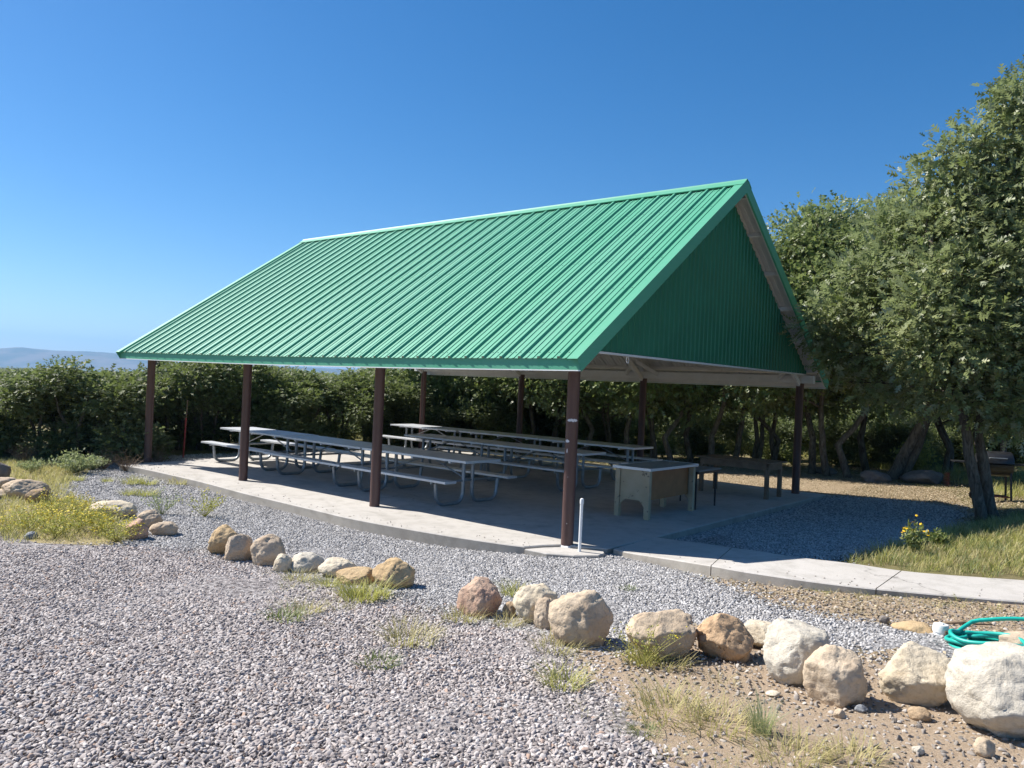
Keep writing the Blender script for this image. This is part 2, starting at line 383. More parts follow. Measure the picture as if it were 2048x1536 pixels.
# ------------------------------------------------------------------ zones of the ground (in photo pixel columns, projected on the terrain)
def inpoly(px, py, poly):
    poly=np.array(poly,float); c=np.zeros(px.shape,bool); j=len(poly)-1
    for i in range(len(poly)):
        xi,yi=poly[i]; xj,yj=poly[j]
        c ^= ((yi>py)!=(yj>py)) & (px < (xj-xi)*(py-yi)/(yj-yi+1e-12)+xi); j=i
    return c
ROCKLINE=[(-9000,1050),(-400,1062),(0,1072),(100,1088),(250,1092),(430,1112),(540,1142),(660,1172),(800,1196),(900,1232),(1060,1262),(1160,1290)]
Z_COARSE=ROCKLINE+[(1130,1330),(1230,1400),(1300,1480),(1420,1700),(2000,2600),(2000,99999),(-20000,99999),(-20000,1050)]
Z_FINE=[(-60,1000),(120,978),(150,955),(245,915),(700,900),(1250,1060),(1260,1110),(1440,1165),(1560,1215),(1680,1240),(1860,1262),(2100,1290),(2100,1330),(1990,1330),(1790,1300),(1700,1310),(1520,1260),(1300,1240),(1250,1310)]+ROCKLINE[::-1][:8]+[(235,1020),(190,1008),(120,1000)]
Z_SHADEGR=[(1290,1082),(1560,1010),(1640,990),(1780,998),(1900,1012),(1938,1032),(1880,1060),(1780,1092),(1690,1122),(1590,1116)]
Z_DRY=[(-9000,890),(0,922),(245,912),(160,945),(135,975),(125,998),(190,1008),(235,1020),(262,1060),(240,1090),(100,1086),(-9000,1060)]
Z_DIRT=[(1160,1290),(1300,1240),(1520,1260),(1700,1310),(1790,1300),(1990,1330),(2100,1330),(6000,1500),(9000,9000),(2600,9000),(1420,1700),(1300,1480),(1230,1400),(1130,1330)]
Z_STRIP=[(1380,1140),(1600,1178),(1750,1193),(2048,1206),(4000,1260),(4000,1400),(2100,1290),(1860,1262),(1680,1240),(1560,1215),(1440,1165)]
Z_CHIP=[(1380,930),(1500,930),(1700,945),(1900,985),(1960,1030),(1938,1034),(1900,1012),(1780,998),(1640,990),(1560,985),(1380,960)]
def zones(x, y, z):
    q=to_px(np.stack([x,y,z],-1)); px,py,d=q[...,0],q[...,1],q[...,2]
    back=d<1.0
    out={}
    out['coarse']=(inpoly(px,py,Z_COARSE)&~back)|back
    out['fine']=(inpoly(px,py,Z_FINE)|inpoly(px,py,Z_SHADEGR))&~back
    out['dry']=inpoly(px,py,Z_DRY)&~back
    out['dirt']=(inpoly(px,py,Z_DIRT)|inpoly(px,py,Z_STRIP))&~back
    out['chips']=inpoly(px,py,Z_CHIP)&~back
    return out

def axis(dense0, dense1, step, far, g=1.16):
    a=list(np.arange(dense0,dense1+1e-6,step)); s=step
    while a[-1]<far: s*=g; a.append(a[-1]+s)
    s=step; b=[]; p=dense0
    while p>-far: s*=g; p-=s; b.append(p)
    return np.array(b[::-1]+a)
def build_ground():
    xs=axis(-19,10,.11,9000); ys=axis(-9.5,13,.11,9000)
    X,Y=np.meshgrid(xs,ys,indexing='ij'); Z=zt(X,Y)
    near=np.exp(-(np.hypot(X+3,Y-1)/30)**2)
    nz=np.array([mnoise.fractal(Vector((a*.5,b*.5,0)),1,2,3) if abs(a)<40 and abs(b)<40 else 0 for a,b in zip(X.ravel(),Y.ravel())]).reshape(X.shape)
    pad=((X>-13.2)&(X<.9)&(Y>-1.3)&(Y<10))
    Zc=Z+nz*np.where(pad,.006,.02)*near
    ny=len(ys); I=np.arange(len(xs)*ny).reshape(len(xs),ny)
    Fc=np.stack([I[:-1,:-1],I[1:,:-1],I[1:,1:],I[:-1,1:]],-1).reshape(-1,4)
    V=np.stack([X,Y,Zc],-1).reshape(-1,3)
    zn=zones(V[:,0],V[:,1],V[:,2])
    at={k:v.astype('f') for k,v in zn.items()}
    at['scrub']=np.clip((np.hypot(V[:,0]+4,V[:,1]-4)-40)/30,0,1)
    me=np_mesh('ground',V,Fc,M['ground'],True,None,at)
    return tag(link('ground',me),kind='structure')
build_ground()

# ------------------------------------------------------------------ concrete pad, footing and path
def slab_mesh(name, outline, fz, thick, mats, kind='structure', inset=.012):
    n=len(outline); P=np.array(outline,float)
    z=fz(P[:,0],P[:,1])
    c=P.mean(0); 
    nx=np.roll(P,-1,0)-np.roll(P,1,0); nrm=np.stack([-nx[:,1],nx[:,0]],-1); nrm/=np.linalg.norm(nrm,axis=1)[:,None]+1e-9
    area=.5*np.sum(P[:,0]*np.roll(P[:,1],-1)-np.roll(P[:,0],-1)*P[:,1])
    if area<0: nrm=-nrm
    Q=P+nrm*inset
    V=[(*Q[i],z[i]) for i in range(n)]+[(*P[i],z[i]-inset) for i in range(n)]+[(*P[i],z[i]-thick) for i in range(n)]
    Fs=[tuple(range(n))]; mi=[0]
    for i in range(n):
        j=(i+1)%n
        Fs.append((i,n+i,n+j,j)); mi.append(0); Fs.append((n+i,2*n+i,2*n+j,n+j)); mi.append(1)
    if area<0: Fs=[f[::-1] for f in Fs]
    o=mesh_obj(name,V,Fs,mats,None,False,mi)
    bm=bmesh.new(); bm.from_mesh(o.data); bmesh.ops.recalc_face_normals(bm,faces=bm.faces)
    big=[f for f in bm.faces if len(f.verts)>4]; bmesh.ops.triangulate(bm,faces=big)
    bm.to_mesh(o.data); bm.free()
    return tag(o,kind=kind)
flat=lambda x,y: np.zeros_like(np.asarray(x,float))
def smooth_curve(pts, k=5):
    pts=np.array(pts,float); out=[]
    for i in range(len(pts)-1):
        p0,p1,p2,p3=pts[max(i-1,0)],pts[i],pts[i+1],pts[min(i+2,len(pts)-1)]
        for s in np.linspace(0,1,k,endpoint=False):
            out.append(.5*((2*p1)+(-p0+p2)*s+(2*p0-5*p1+4*p2-p3)*s*s+(-p0+3*p1-3*p2+p3)*s**3))
    out.append(pts[-1]); return np.array(out)
FRONT=[(-11.55,-.80),(-11.0,-.72),(-10.4,-.70),(-8.26,-.76),(-6.5,-.92),(-5.25,-.98),(-4.1,-1.03),(-3.28,-1.06),(-2.27,-.98),(-1.38,-.86),(-.6,-.70),(-.27,-.60)]
fr=smooth_curve(FRONT,4)
pad=[tuple(p) for p in fr]+[(-.16,-.30),(-.02,-.06),(.16,-.02),(.53,.18),(.55,1.42),(.53,5),(.53,9.25),(-12.2,9.3),(-12.3,4)]
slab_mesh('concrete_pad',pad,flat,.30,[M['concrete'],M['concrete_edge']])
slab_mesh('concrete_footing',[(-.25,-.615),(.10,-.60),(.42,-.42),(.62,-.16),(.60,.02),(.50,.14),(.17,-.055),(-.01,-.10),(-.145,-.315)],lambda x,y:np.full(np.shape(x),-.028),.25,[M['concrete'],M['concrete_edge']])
def pathz(x,y):
    return np.interp(np.asarray(x,float),[.5,.9,2.3,5.3,9,14],[-.004,.012,.15,.225,.33,.45])
PN=[(1227,1098),(1335,1117),(1440,1134),(1550,1152),(1660,1167),(1780,1180),(2048,1203),(2250,1214),(2700,1232)]
PF=[(1312,1074),(1390,1084),(1480,1097),(1580,1112),(1700,1126),(1830,1144),(2048,1160),(2250,1173),(2700,1196)]
pn=smooth_curve([hit(*p,fz=pathz)[:2] for p in PN],6); pf=smooth_curve([hit(*p,fz=pathz)[:2] for p in PF],6)
# the path is cast in sections with open joints between them
def path_sections():
    cuts=[0,11,29,39,48]; V=[];Fs=[];mi=[]
    for a,b in zip(cuts[:-1],cuts[1:]):
        e=.05 if a else 0; e2=.05 if b<48 else 0
        A=np.array(pn[a:b+1]); B=np.array(pf[a:b+1])
        A[0]=A[0]+(A[1]-A[0])*e; B[0]=B[0]+(B[1]-B[0])*e; A[-1]=A[-1]+(A[-2]-A[-1])*e2; B[-1]=B[-1]+(B[-2]-B[-1])*e2
        n=len(A); o=len(V)
        za=pathz(A[:,0],0); zb=pathz(B[:,0],0)
        d=(B-A); d/=np.linalg.norm(d,axis=1)[:,None]; Ai=A+d*.012; Bi=B-d*.012
        V+=[(*A[i],za[i]-.3) for i in range(n)]+[(*A[i],za[i]-.012) for i in range(n)]+[(*Ai[i],za[i]) for i in range(n)]+[(*Bi[i],zb[i]) for i in range(n)]+[(*B[i],zb[i]-.012) for i in range(n)]+[(*B[i],zb[i]-.3) for i in range(n)]
        for r in range(5):
            for i in range(n-1):
                Fs.append((o+r*n+i,o+r*n+i+1,o+(r+1)*n+i+1,o+(r+1)*n+i)); mi.append(1 if r in(0,4) else 0)
        Fs.append(tuple(o+r*n for r in range(6))); mi.append(1); Fs.append(tuple(o+r*n+n-1 for r in range(5,-1,-1))); mi.append(1)
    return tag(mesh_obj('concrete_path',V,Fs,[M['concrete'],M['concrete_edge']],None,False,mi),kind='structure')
path_sections()

# ------------------------------------------------------------------ pavilion
S,WD=3.967,8.792
XF,XN=-12.44,.43            # roof ends
YE,YB,YR=-.495,9.287,4.45   # eaves and ridge
ZE,ZR=2.528,5.905
LEN=XN-XF
pav=empty('picnic_pavilion',(-6,4.4,0))
tag(pav,'open sided picnic shelter with a green ribbed metal roof on brown posts','pavilion')
OFF=np.array([-6,4.4,0.0])
def part(mb,name,mats,smooth=None,parent=None):
    o=mb.build(name,mats,parent or pav,smooth)
    if parent is None: o.matrix_parent_inverse=Matrix.Translation(Vector(tuple(-OFF)))
    return o
def sag(x,t): 
    u=np.clip((x-XF)/LEN,0,1); return -.042*np.sin(math.pi*u)*(1-t)
def slope(side,x,t,n):
    y0=YE if side==0 else YB
    dy,dz=YR-y0,ZR-ZE; L=math.hypot(dy,dz)
    ny,nz=(-dz/L,dy/L) if side==0 else (dz/L,-dy/L)
    return np.array([x,y0+dy*t+ny*n,ZE+dz*t+nz*n+(sag(x,t) if side==0 else 0)])
NR=39; PITCH=LEN/NR
prof=[]
for k in range(NR+1):
    xc=XF+k*PITCH
    for dx,n in ((-.034,0),(-.018,.034),(.018,.034),(.034,0)): prof.append((xc+dx,n))
    if k<NR:
        for q in (1/3,2/3):
            for dx,n in ((-.018,0),(-.010,.010),(.010,.010),(.018,0)): prof.append((xc+q*PITCH+dx,n))
prof=[(min(max(x,XF),XN),n) for x,n in prof]
TS=[-.003,.12,.3,.5,.7,.85,.985]
for side in (0,1):
    mb=MB(); m=len(prof)
    for off,mi in ((0,0),(-.005,1)):
        vs=[slope(side,x,t,n+off) for t in TS for x,n in prof]
        fs=[(a*m+i,a*m+i+1,(a+1)*m+i+1,(a+1)*m+i) for a in range(len(TS)-1) for i in range(m-1)]
        if (side==1)!=(mi==1): fs=[f[::-1] for f in fs]
        mb.add(vs,fs,mi)
    for t in (.022,.165,.33,.50,.67,.83,.955):
        for k in range(NR):
            for dx in (.075,PITCH*.5,PITCH-.075):
                if dx==PITCH*.5 and (t not in (.022,.5,.955)): continue
                c=slope(side,XF+k*PITCH+dx,t,.002); e1=np.array([1,0,0]); e2=slope(side,0,1,0)-slope(side,0,0,0); e2/=np.linalg.norm(e2)
                mb.add([c+.012*(math.cos(a)*e1+math.sin(a)*e2) for a in np.linspace(0,2*math.pi,6,endpoint=False)],[(0,1,2,3,4,5)] if side==0 else [(5,4,3,2,1,0)],2)
    part(mb,'roof_panel',[M['green'],M['liner'],M['screw']])
# ridge cap
mb=MB(); ds=[(-.19,.026,-.012),(-.19,.046,0),(-.04,.050,0),(0,.062,0)]
vs=[];nsec=9
for i in range(nsec):
    x=XF-.02+(LEN+.04)*i/(nsec-1)
    row=[]
    Ls=math.hypot(YR-YE,ZR-ZE)
    for d,n,e in ds: row.append(slope(0,x,1+d/Ls,n))
    for d,n,e in ds[::-1][1:]: row.append(slope(1,x,1+d/math.hypot(YB-YR,ZR-ZE),n))
    vs+=row
k=len(vs)//nsec
mb.add(vs,[(a*k+i,(a+1)*k+i,(a+1)*k+i+1,a*k+i+1) for a in range(nsec-1) for i in range(k-1)])
part(mb,'ridge_cap',M['green'])
# rake trims: top flange, face and bottom return, one per slope and end
for xe,sg in ((XN,1),(XF,-1)):
    for side in (0,1):
        mb=MB(); pr=[(-.16,.004),(-.15,.037),(.012,.037),(.014,-.155),(-.02,-.158)]
        ts=[-.014,.25,.5,.75,1.0]
        vs=[slope(side,xe+sg*dx,t,n) for t in ts for dx,n in pr]; q=len(pr)
        fs=[(a*q+i,a*q+i+1,(a+1)*q+i+1,(a+1)*q+i) for a in range(len(ts)-1) for i in range(q-1)]
        if (sg>0)!=(side==0): fs=[f[::-1] for f in fs]
        mb.add(vs,fs); part(mb,'rake_trim',M['green'])
        mb=MB(); a=slope(side,xe-sg*.025,.0,-.085); b=slope(side,xe-sg*.025,.985,-.085)
        mb.beam(a,b,.036,.135,up=(0,slope(side,0,0,1)[1]-slope(side,0,0,0)[1],slope(side,0,0,1)[2]-slope(side,0,0,0)[2])); part(mb,'barge_board',M['white'])
# eave fascias with a white drip edge
for y0,sg in ((YE,-1),(YB,1)):
    mb=MB(); md=MB(); mi_=MB(); nn=24
    for i in range(nn):
        xa,xb=XF+.0+LEN*i/nn,XF+LEN*(i+1)/nn
        for q,(ya,yb,zt0,zb0,m_) in enumerate(((y0-sg*.014,y0-sg*.034,.004,-.157,mb),(y0-sg*.008,y0-sg*.038,-.158,-.172,md),(y0-sg*.040,y0-sg*.076,-.03,-.152,mi_))):
            sa=sag(xa,0) if sg<0 else 0; sb=sag(xb,0) if sg<0 else 0
            yl,yh=min(ya,yb),max(ya,yb)
            v=[(xa,yl,ZE+zb0+sa),(xb,yl,ZE+zb0+sb),(xb,yh,ZE+zb0+sb),(xa,yh,ZE+zb0+sa),(xa,yl,ZE+zt0+sa),(xb,yl,ZE+zt0+sb),(xb,yh,ZE+zt0+sb),(xa,yh,ZE+zt0+sa)]
            f=[(0,3,2,1),(4,5,6,7),(0,1,5,4),(2,3,7,6)]
            if i==0: f.append((3,0,4,7))
            if i==nn-1: f.append((1,2,6,5))
            m_.add(v,f)
    fo=part(mb,'fascia',M['green']); part(md,'drip_edge',M['drip']); part(mi_,'fascia_board',M['white'])
# purlins, rafters, beams, braces
for side in (0,1):
    for t in (.07,.25,.43,.61,.79,.95):
        mb=MB(); n0=slope(side,-6,t,1)-slope(side,-6,t,0)
        xx=np.linspace(XF+.06,XN-.06,13); [mb.beam(slope(side,xx[q],t,-.053),slope(side,xx[q+1],t,-.053),.045,.088,up=n0) for q in range(12)]; part(mb,'purlin',M['white'])
    for x in (0.03,-S,-2*S,-3*S-.03):
        mb=MB(); n0=slope(side,-6,.5,1)-slope(side,-6,.5,0)
        mb.beam(slope(side,x,.06,-.172),slope(side,x,.985,-.172),.09,.145,up=n0); part(mb,'rafter',M['white'])
for y in (0.0,WD):
    mb=MB(); mb.box((XF+.15,y-.065,2.455),(.085 if y==0 else XN-.12,y+.065,2.625),bev=.004); part(mb,'beam',M['white'])
    for i in range(4):
        mb=MB(); x=-i*S; sgn=1 if y==0 else -1
        mb.beam((x,y+sgn*.09,2.43),(x,y+sgn*1.15,3.12),.07,.10); part(mb,'knee_brace',M['white'])
        for sx in (-1,1):
            if (i==0 and sx>0) or (i==3 and sx<0): continue
            mb=MB(); mb.beam((x+sx*.45,y+sgn*.1,2.56),(x+sx*.06,y+sgn*.5,2.86),.05,.09); part(mb,'strut',M['white'])
# gable walls
for xg,sg in ((.105,1),(-3*S-.105,-1)):
    mb=MB(); ys=[]
    y=YE+.12
    while y<YB-.12:
        for dy,n in ((0,0),(.012,.016),(.045,.016),(.057,0)): ys.append((y+dy,n))
        y+=.155
    ys=[q for q in ys if q[0]<YB-.12]
    def top(y): 
        t=(y-YE)/(YR-YE) if y<YR else (YB-y)/(YB-YR); return ZE+(ZR-ZE)*t-.14
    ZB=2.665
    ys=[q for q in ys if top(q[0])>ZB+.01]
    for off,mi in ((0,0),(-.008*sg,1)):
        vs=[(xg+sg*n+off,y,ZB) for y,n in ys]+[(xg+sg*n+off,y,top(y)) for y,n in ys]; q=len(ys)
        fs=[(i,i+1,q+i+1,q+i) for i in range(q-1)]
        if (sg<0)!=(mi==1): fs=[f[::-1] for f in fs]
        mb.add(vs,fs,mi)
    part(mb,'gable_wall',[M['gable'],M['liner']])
    mb=MB(); mb.box((xg-.02,ys[0][0],ZB-.032),(xg+.035,ys[-1][0],ZB-.002)); part(mb,'gable_trim',M['white'])
mb=MB(); mb.tube([(.115,1.19+.035*math.cos(a),2.585+.05*math.sin(a)) for a in np.linspace(0,2*math.pi,15)],.006,6); part(mb,'hook',M['drip'],True)
# posts
for j,y in enumerate((0.0,WD)):
    for i in range(4):
        x=-i*S; zb=-.028 if (i==0 and j==0) else 0
        mb=MB(); mb.lathe([(.086,0),(.086,.02),(.085,.04),(.085,2.40),(.088,2.405),(.088,2.452)],(0,0,0),28)
        o=mb.build('post',M['post'],pav,35); o.location=(x-OFF[0],y-OFF[1],zb-OFF[2])
        if i==0 and j==0:
            o['label']='nearest post, brown with white chipped paint marks'
            col=MB(); c=np.array([(.098+.012*math.sin(5*a)+.006*math.sin(11*a)) for a in np.linspace(0,2*math.pi,28,endpoint=False)])
            col.add([(c[k]*math.cos(2*math.pi*k/28)*1.15,c[k]*math.sin(2*math.pi*k/28)*1.15,-.004) for k in range(28)]+[(.080*math.cos(2*math.pi*k/28),.080*math.sin(2*math.pi*k/28),.022) for k in range(28)],[(k,(k+1)%28,28+(k+1)%28,28+k) for k in range(28)])
            col.build('mortar_collar',M['chip'],o)
            # chipped marks, thin flakes lying on the post's skin, facing the drive
            def flake(z,a0,a1,h,seed):
                rr=random.Random(seed); mbf=MB(); n=14; up=[];lo=[]
                for q in range(n+1):
                    a=rad(a0+(a1-a0)*q/n); r=.0868
                    e=min(q,n-q)/3; e=min(1,e)
                    up.append((r*math.cos(a),r*math.sin(a),z+e*h*(.5+.5*rr.random()))); lo.append((r*math.cos(a),r*math.sin(a),z-e*h*(.3+.5*rr.random())))
                mbf.add(up+lo,[(q,n+1+q,n+2+q,q+1) for q in range(n)]); mbf.build('paint_chip',M['chip'],o)
            flake(1.72,-108,4,.028,1); flake(1.435,-118,-72,.030,2); flake(1.30,-100,-86,.040,3); flake(.32,-68,-62,.012,4); flake(.95,-75,-71,.01,5)

# ------------------------------------------------------------------ picnic tables
def make_table(L):
    r=empty('picnic_table'); HT,HB=.80,.475
    mb=MB()
    for a,b in ((-.45,-.155),(-.15,.15),(.155,.45)): mb.box((-L/2,a,HT-.042),(L/2,b,HT),bev=.004)
    for s_ in (-1,1): mb.box((s_*L/2-.004,-.45,HT-.046),(s_*L/2+.004,.45,HT-.002))
    for xx in (-L/2+.42,0,L/2-.42): mb.box((xx-.025,-.42,HT-.075),(xx+.025,.42,HT-.043))
    mb.build('tabletop',M['alu'],r)
    for s_ in (-1,1):
        mb=MB(); yc=s_*.79
        mb.box((-L/2,yc-.135,HB-.04),(L/2,yc-.002,HB),bev=.004); mb.box((-L/2,yc+.002,HB-.04),(L/2,yc+.135,HB),bev=.004)
        for q in (-1,1): mb.box((q*L/2-.004,yc-.135,HB-.043),(q*L/2+.004,yc+.135,HB-.002))
        mb.build('bench',M['alu'],r)
    for e in (-1,1):
        x=e*(L/2-.36); mb=MB()
        for s_ in (-1,1):
            P=[(x,s_*.115,HT-.076),(x,s_*.115,.22)]
            for a in np.linspace(0,90,6)[1:]: P.append((x,s_*(.115+.17*(1-math.cos(rad(a)))),.205-.175*math.sin(rad(a))))
            P.append((x,s_*.60,.03))
            for a in np.linspace(0,80,6)[1:]: P.append((x,s_*(.60+.17*math.sin(rad(a))),.03+.17*(1-math.cos(rad(a)))))
            P.append((x,s_*.80,HB-.041)); mb.tube(P,.033,10)
        mb.tube([(x,-.90,HB-.062),(x,.90,HB-.062)],.02,8)
        mb.build('frame',M['galv'],r,40)
        mb=MB(); mb.tube([(x*.10,0,HT-.07),(x*.98,0,HB-.055)],.014,8); mb.build('brace',M['galv'],r,40)
        mb=MB(); mb.box((x-.02,-.10,HT-.10),(x+.02,.10,HT-.075)); mb.build('bracket',M['galv'],r)
    return r
T0=make_table(2.80)
tables=[((-4.33,1.59),-.028,'aluminium picnic table of the front row, nearest the cracked concrete edge and second post'),
 ((-7.20,1.74),-.062,'aluminium picnic table in the middle of the front row, between two others'),
 ((-10.10,1.97),-.040,'aluminium picnic table at the sunny far left end of the front row'),
 ((-4.20,4.98),-.01,'aluminium picnic table of the short middle row, beside the cream desk'),
 ((-6.92,5.06),-.024,'aluminium picnic table at the far end of the short two table middle row'),
 ((-4.62,7.66),-.02,'aluminium picnic table at the near right end of the rear row, by the trees'),
 ((-7.53,7.78),-.006,'aluminium picnic table in the middle of the rear row'),
 ((-10.40,7.78),-.032,'aluminium picnic table at the sunlit far left end of the rear row')]
for i,((x,y),a,lb) in enumerate(tables):
    o=T0 if i==0 else copy_tree(T0)
    o.location=(x,y,0); o.rotation_euler=(0,0,a)
    if i in (3,4): o.scale=(.955,1,1)
    tag(o,lb,'picnic table','picnic tables under the shelter')

# ------------------------------------------------------------------ desk and the two side tables
d=empty('wooden_desk',(-.6,3.53,0)); tag(d,'cream painted wooden desk with arched end panel and grey green top','desk')
mb=MB(); mb.box((-.36,-.87,.815),(.36,.87,.852),bev=.003); mb.build('desk_top',M['laminate'],d)
mb=MB()
for a,b in (((-.366,-.876,.812),(.366,-.871,.856)),((-.366,.871,.812),(.366,.876,.856)),((.361,-.870,.812),(.366,.870,.856)),((-.366,-.870,.812),(-.361,.870,.856))): mb.box(a,b)
mb.build('edge_band',M['alu'],d)
for sx in (-1,1):
    for sy in (-1,1):
        mb=MB(); mb.box((sx*.285-.045,sy*.80-.04,0),(sx*.285+.045,sy*.80+.04,.814),bev=.004); mb.build('leg',M['cream'],d)
for sy in (-1,1):
    w=.238; pts=[(-w,.814),(-w,.20)]; pts+=[(-w*.98+ (1-math.cos(a))*0.0 + w*.96*(k/16)*2*1.0, .20+.10*min(1,math.sin(math.pi*k/16)*1.8)) for k,a in enumerate(np.linspace(0,math.pi,17))]
    pts+=[(w,.20),(w,.814)]
    n=len(pts); y0,y1=sy*.80-.012,sy*.80+.012
    mb=MB(); 
    top=[(x,.814) for x,z in pts]
    vs=[(x,y0,z) for x,z in pts]+[(x,y1,z) for x,z in pts]+[(x,y0,.814) for x,z in pts]+[(x,y1,.814) for x,z in pts]
    fs=[]
    for i in range(n-1):
        if abs(pts[i][0]-pts[i+1][0])<1e-6: continue
        fs+=[(i,i+1,2*n+i+1,2*n+i),(n+i+1,n+i,3*n+i,3*n+i+1),(i+1,i,n+i,n+i+1)]
    mb.add(vs,fs); mb.build('end_panel',M['cream'],d)
mb=MB(); mb.box((.205,-.758,.30),(.225,.758,.812)); mb.box((-.225,-.758,.30),(-.205,.758,.812)); mb.build('side_panel',M['brownwood'],d)
g=empty('folding_table',(-.68,4.92,0)); tag(g,'low grey topped side table on thin black legs behind the desk','table')
mb=MB(); mb.box((-.44,-.47,.70),(.44,.47,.728),bev=.003); mb.build('tabletop',M['greytop'],g)
mb=MB(); mb.box((-.42,-.45,.655),(.42,-.435,.699)); mb.box((-.42,.435,.655),(.42,.45,.699)); mb.box((.40,-.434,.655),(.42,.434,.699)); mb.box((-.42,-.434,.655),(-.40,.434,.699)); mb.build('apron',M['blackmetal'],g)
for sx in (-1,1):
    for sy in (-1,1):
        mb=MB(); mb.tube([(sx*.36,sy*.41,.66),(sx*.36,sy*.41,0.0)],[.022,.016],10); mb.build('leg',M['blackmetal'],g,40)
w=empty('wooden_table',(-.76,7.52,0),-.03); tag(w,'long weathered wooden table on square legs beside the rear corner post','table')
mb=MB()
for k in range(4): mb.box((-.86,-.43+.216*k,.735),(.86,-.43+.216*k+.212,.765),bev=.003)
mb.build('tabletop',M['oldwood'],w)
mb=MB(); mb.box((-.74,-.375,.60),(.74,-.35,.734)); mb.box((-.74,.35,.60),(.74,.375,.734)); mb.box((-.78,-.349,.60),(-.755,.349,.734)); mb.box((.755,-.349,.60),(.78,.349,.734)); mb.build('apron',M['oldwood'],w)
for sx in (-1,1):
    for sy in (-1,1):
        mb=MB(); mb.box((sx*.74-.04,sy*.335-.04,0),(sx*.74+.04,sy*.335+.04,.599),bev=.004); mb.build('leg',M['oldwood'],w)

# pipe, stake, cap
p=hit(1159,1103,fz=lambda x,y:np.full(np.shape(x),-.028))
o=empty('standpipe',(p[0],p[1],-.03)); tag(o,'thin white plastic pipe standing next to the nearest brown post','pipe')
mb=MB(); mb.tube([(0,0,0),(.004,0,.68)],.021,14); mb.build('pipe',M['pvc'],o,40)
mb=MB(); mb.lathe([(.027,.635),(.027,.685),(.022,.702),(.008,.71)],(.004,0,0),16); mb.build('cap',M['pvc'],o,40)
p=hit(366,916); o=empty('marker_stake',p); tag(o,'thin red metal stake standing in front of the left scrub oaks','stake')
mb=MB(); mb.tube([(0,0,-.1),(.03,.02,1.05)],.022,6); mb.build('stake',M['redpaint'],o); mb=MB(); mb.tube([(.03,.02,1.05),(.05,.03,1.5)],.018,6); mb.build('tip',M['stick'],o)
p=hit(1881,1270); o=empty('cleanout_cap',p); tag(o,'small round white plastic pipe cap sticking up from the gravel beside the hose','pipe cap')
mb=MB(); mb.lathe([(.058,-.06),(.058,.03),(.063,.031),(.063,.075),(.056,.092),(.02,.096)],(0,0,0),28); mb.build('cap',M['pvc'],o,40)
mb=MB(); mb.box((-.02,-.02,.096),(.02,.02,.104),bev=.002); mb.build('plug',M['pvc'],o)

# ------------------------------------------------------------------ boulders
def ico(sub):
    bm=bmesh.new(); bmesh.ops.create_icosphere(bm,subdivisions=sub,radius=1); bm.verts.index_update()
    V=np.array([v.co[:] for v in bm.verts]); Fc=np.array([[v.index for v in f.verts] for f in bm.faces]); bm.free(); return V,Fc
ICO={k:ico(k) for k in (2,3,4,5)}
def rock_verts(sub,seed,cuts=7,rough=.105,fine=.032):
    V,Fc=ICO[sub]; V=V.copy(); rs=np.random.RandomState(seed); o=Vector(rs.rand(3)*50)
    for i,v in enumerate(V):
        n=Vector(v); V[i]=v*(1+rough*1.6*mnoise.fractal(n*1.1+o,1,2,2))
    for _ in range(cuts):
        dcut=rs.normal(size=3); dcut/=np.linalg.norm(dcut); k=.68+.24*rs.rand()
        s=V@dcut; over=s-k; m=over>0; V[m]-=np.outer(over[m]*.88,dcut)
    for i,v in enumerate(V):
        n=Vector(v); f=mnoise.fractal(n*3.2+o,1,2.1,4); r=1-abs(mnoise.noise(n*2.3+o))
        V[i]=v*(1+rough*.45*f-(.05*max(0,r-.86)/.14)+fine*mnoise.fractal(n*11+o,.9,2,3))
    V-= (V.max(0)+V.min(0))/2; V/=((V.max(0)-V.min(0))/2)
    return V,Fc
def boulder(name,cx,bot,wpx,hpx,mat,label,seed,deep=.85,sub=5,group=None,tilt=0,cuts=7,cat='boulder',sink=.16):
    p=hit(cx,bot-hpx*.10); dv=p-CAM; depth=float(dv@_fw); el=math.asin(-dv[2]/np.linalg.norm(dv))
    W=wpx/F*depth; H=max(.35*hpx/F*depth,(hpx/F*depth-W*deep*math.sin(el)*.55)/math.cos(el)); H=H/(1-sink)
    V,Fc=rock_verts(sub,seed,cuts)
    V=V*np.array([W/2,W*deep/2,H/2])
    yaw=math.atan2(dv[1],dv[0])-math.pi/2
    if tilt: 
        c,s=math.cos(tilt),math.sin(tilt); V=V@np.array([[c,0,-s],[0,1,0],[s,0,c]]).T
    me=np_mesh(name,V,Fc,mat,True)
    o=link(name,me)
    off=W*deep*.42
    hd=np.array([dv[0],dv[1]])/math.hypot(dv[0],dv[1])
    x,y=p[0]+hd[0]*off,p[1]+hd[1]*off
    o.location=(x,y,z1(x,y)+H/2-H*sink); o.rotation_euler=(0,0,yaw)
    return tag(o,label,cat,group)
G='boulders edging the gravel drive'
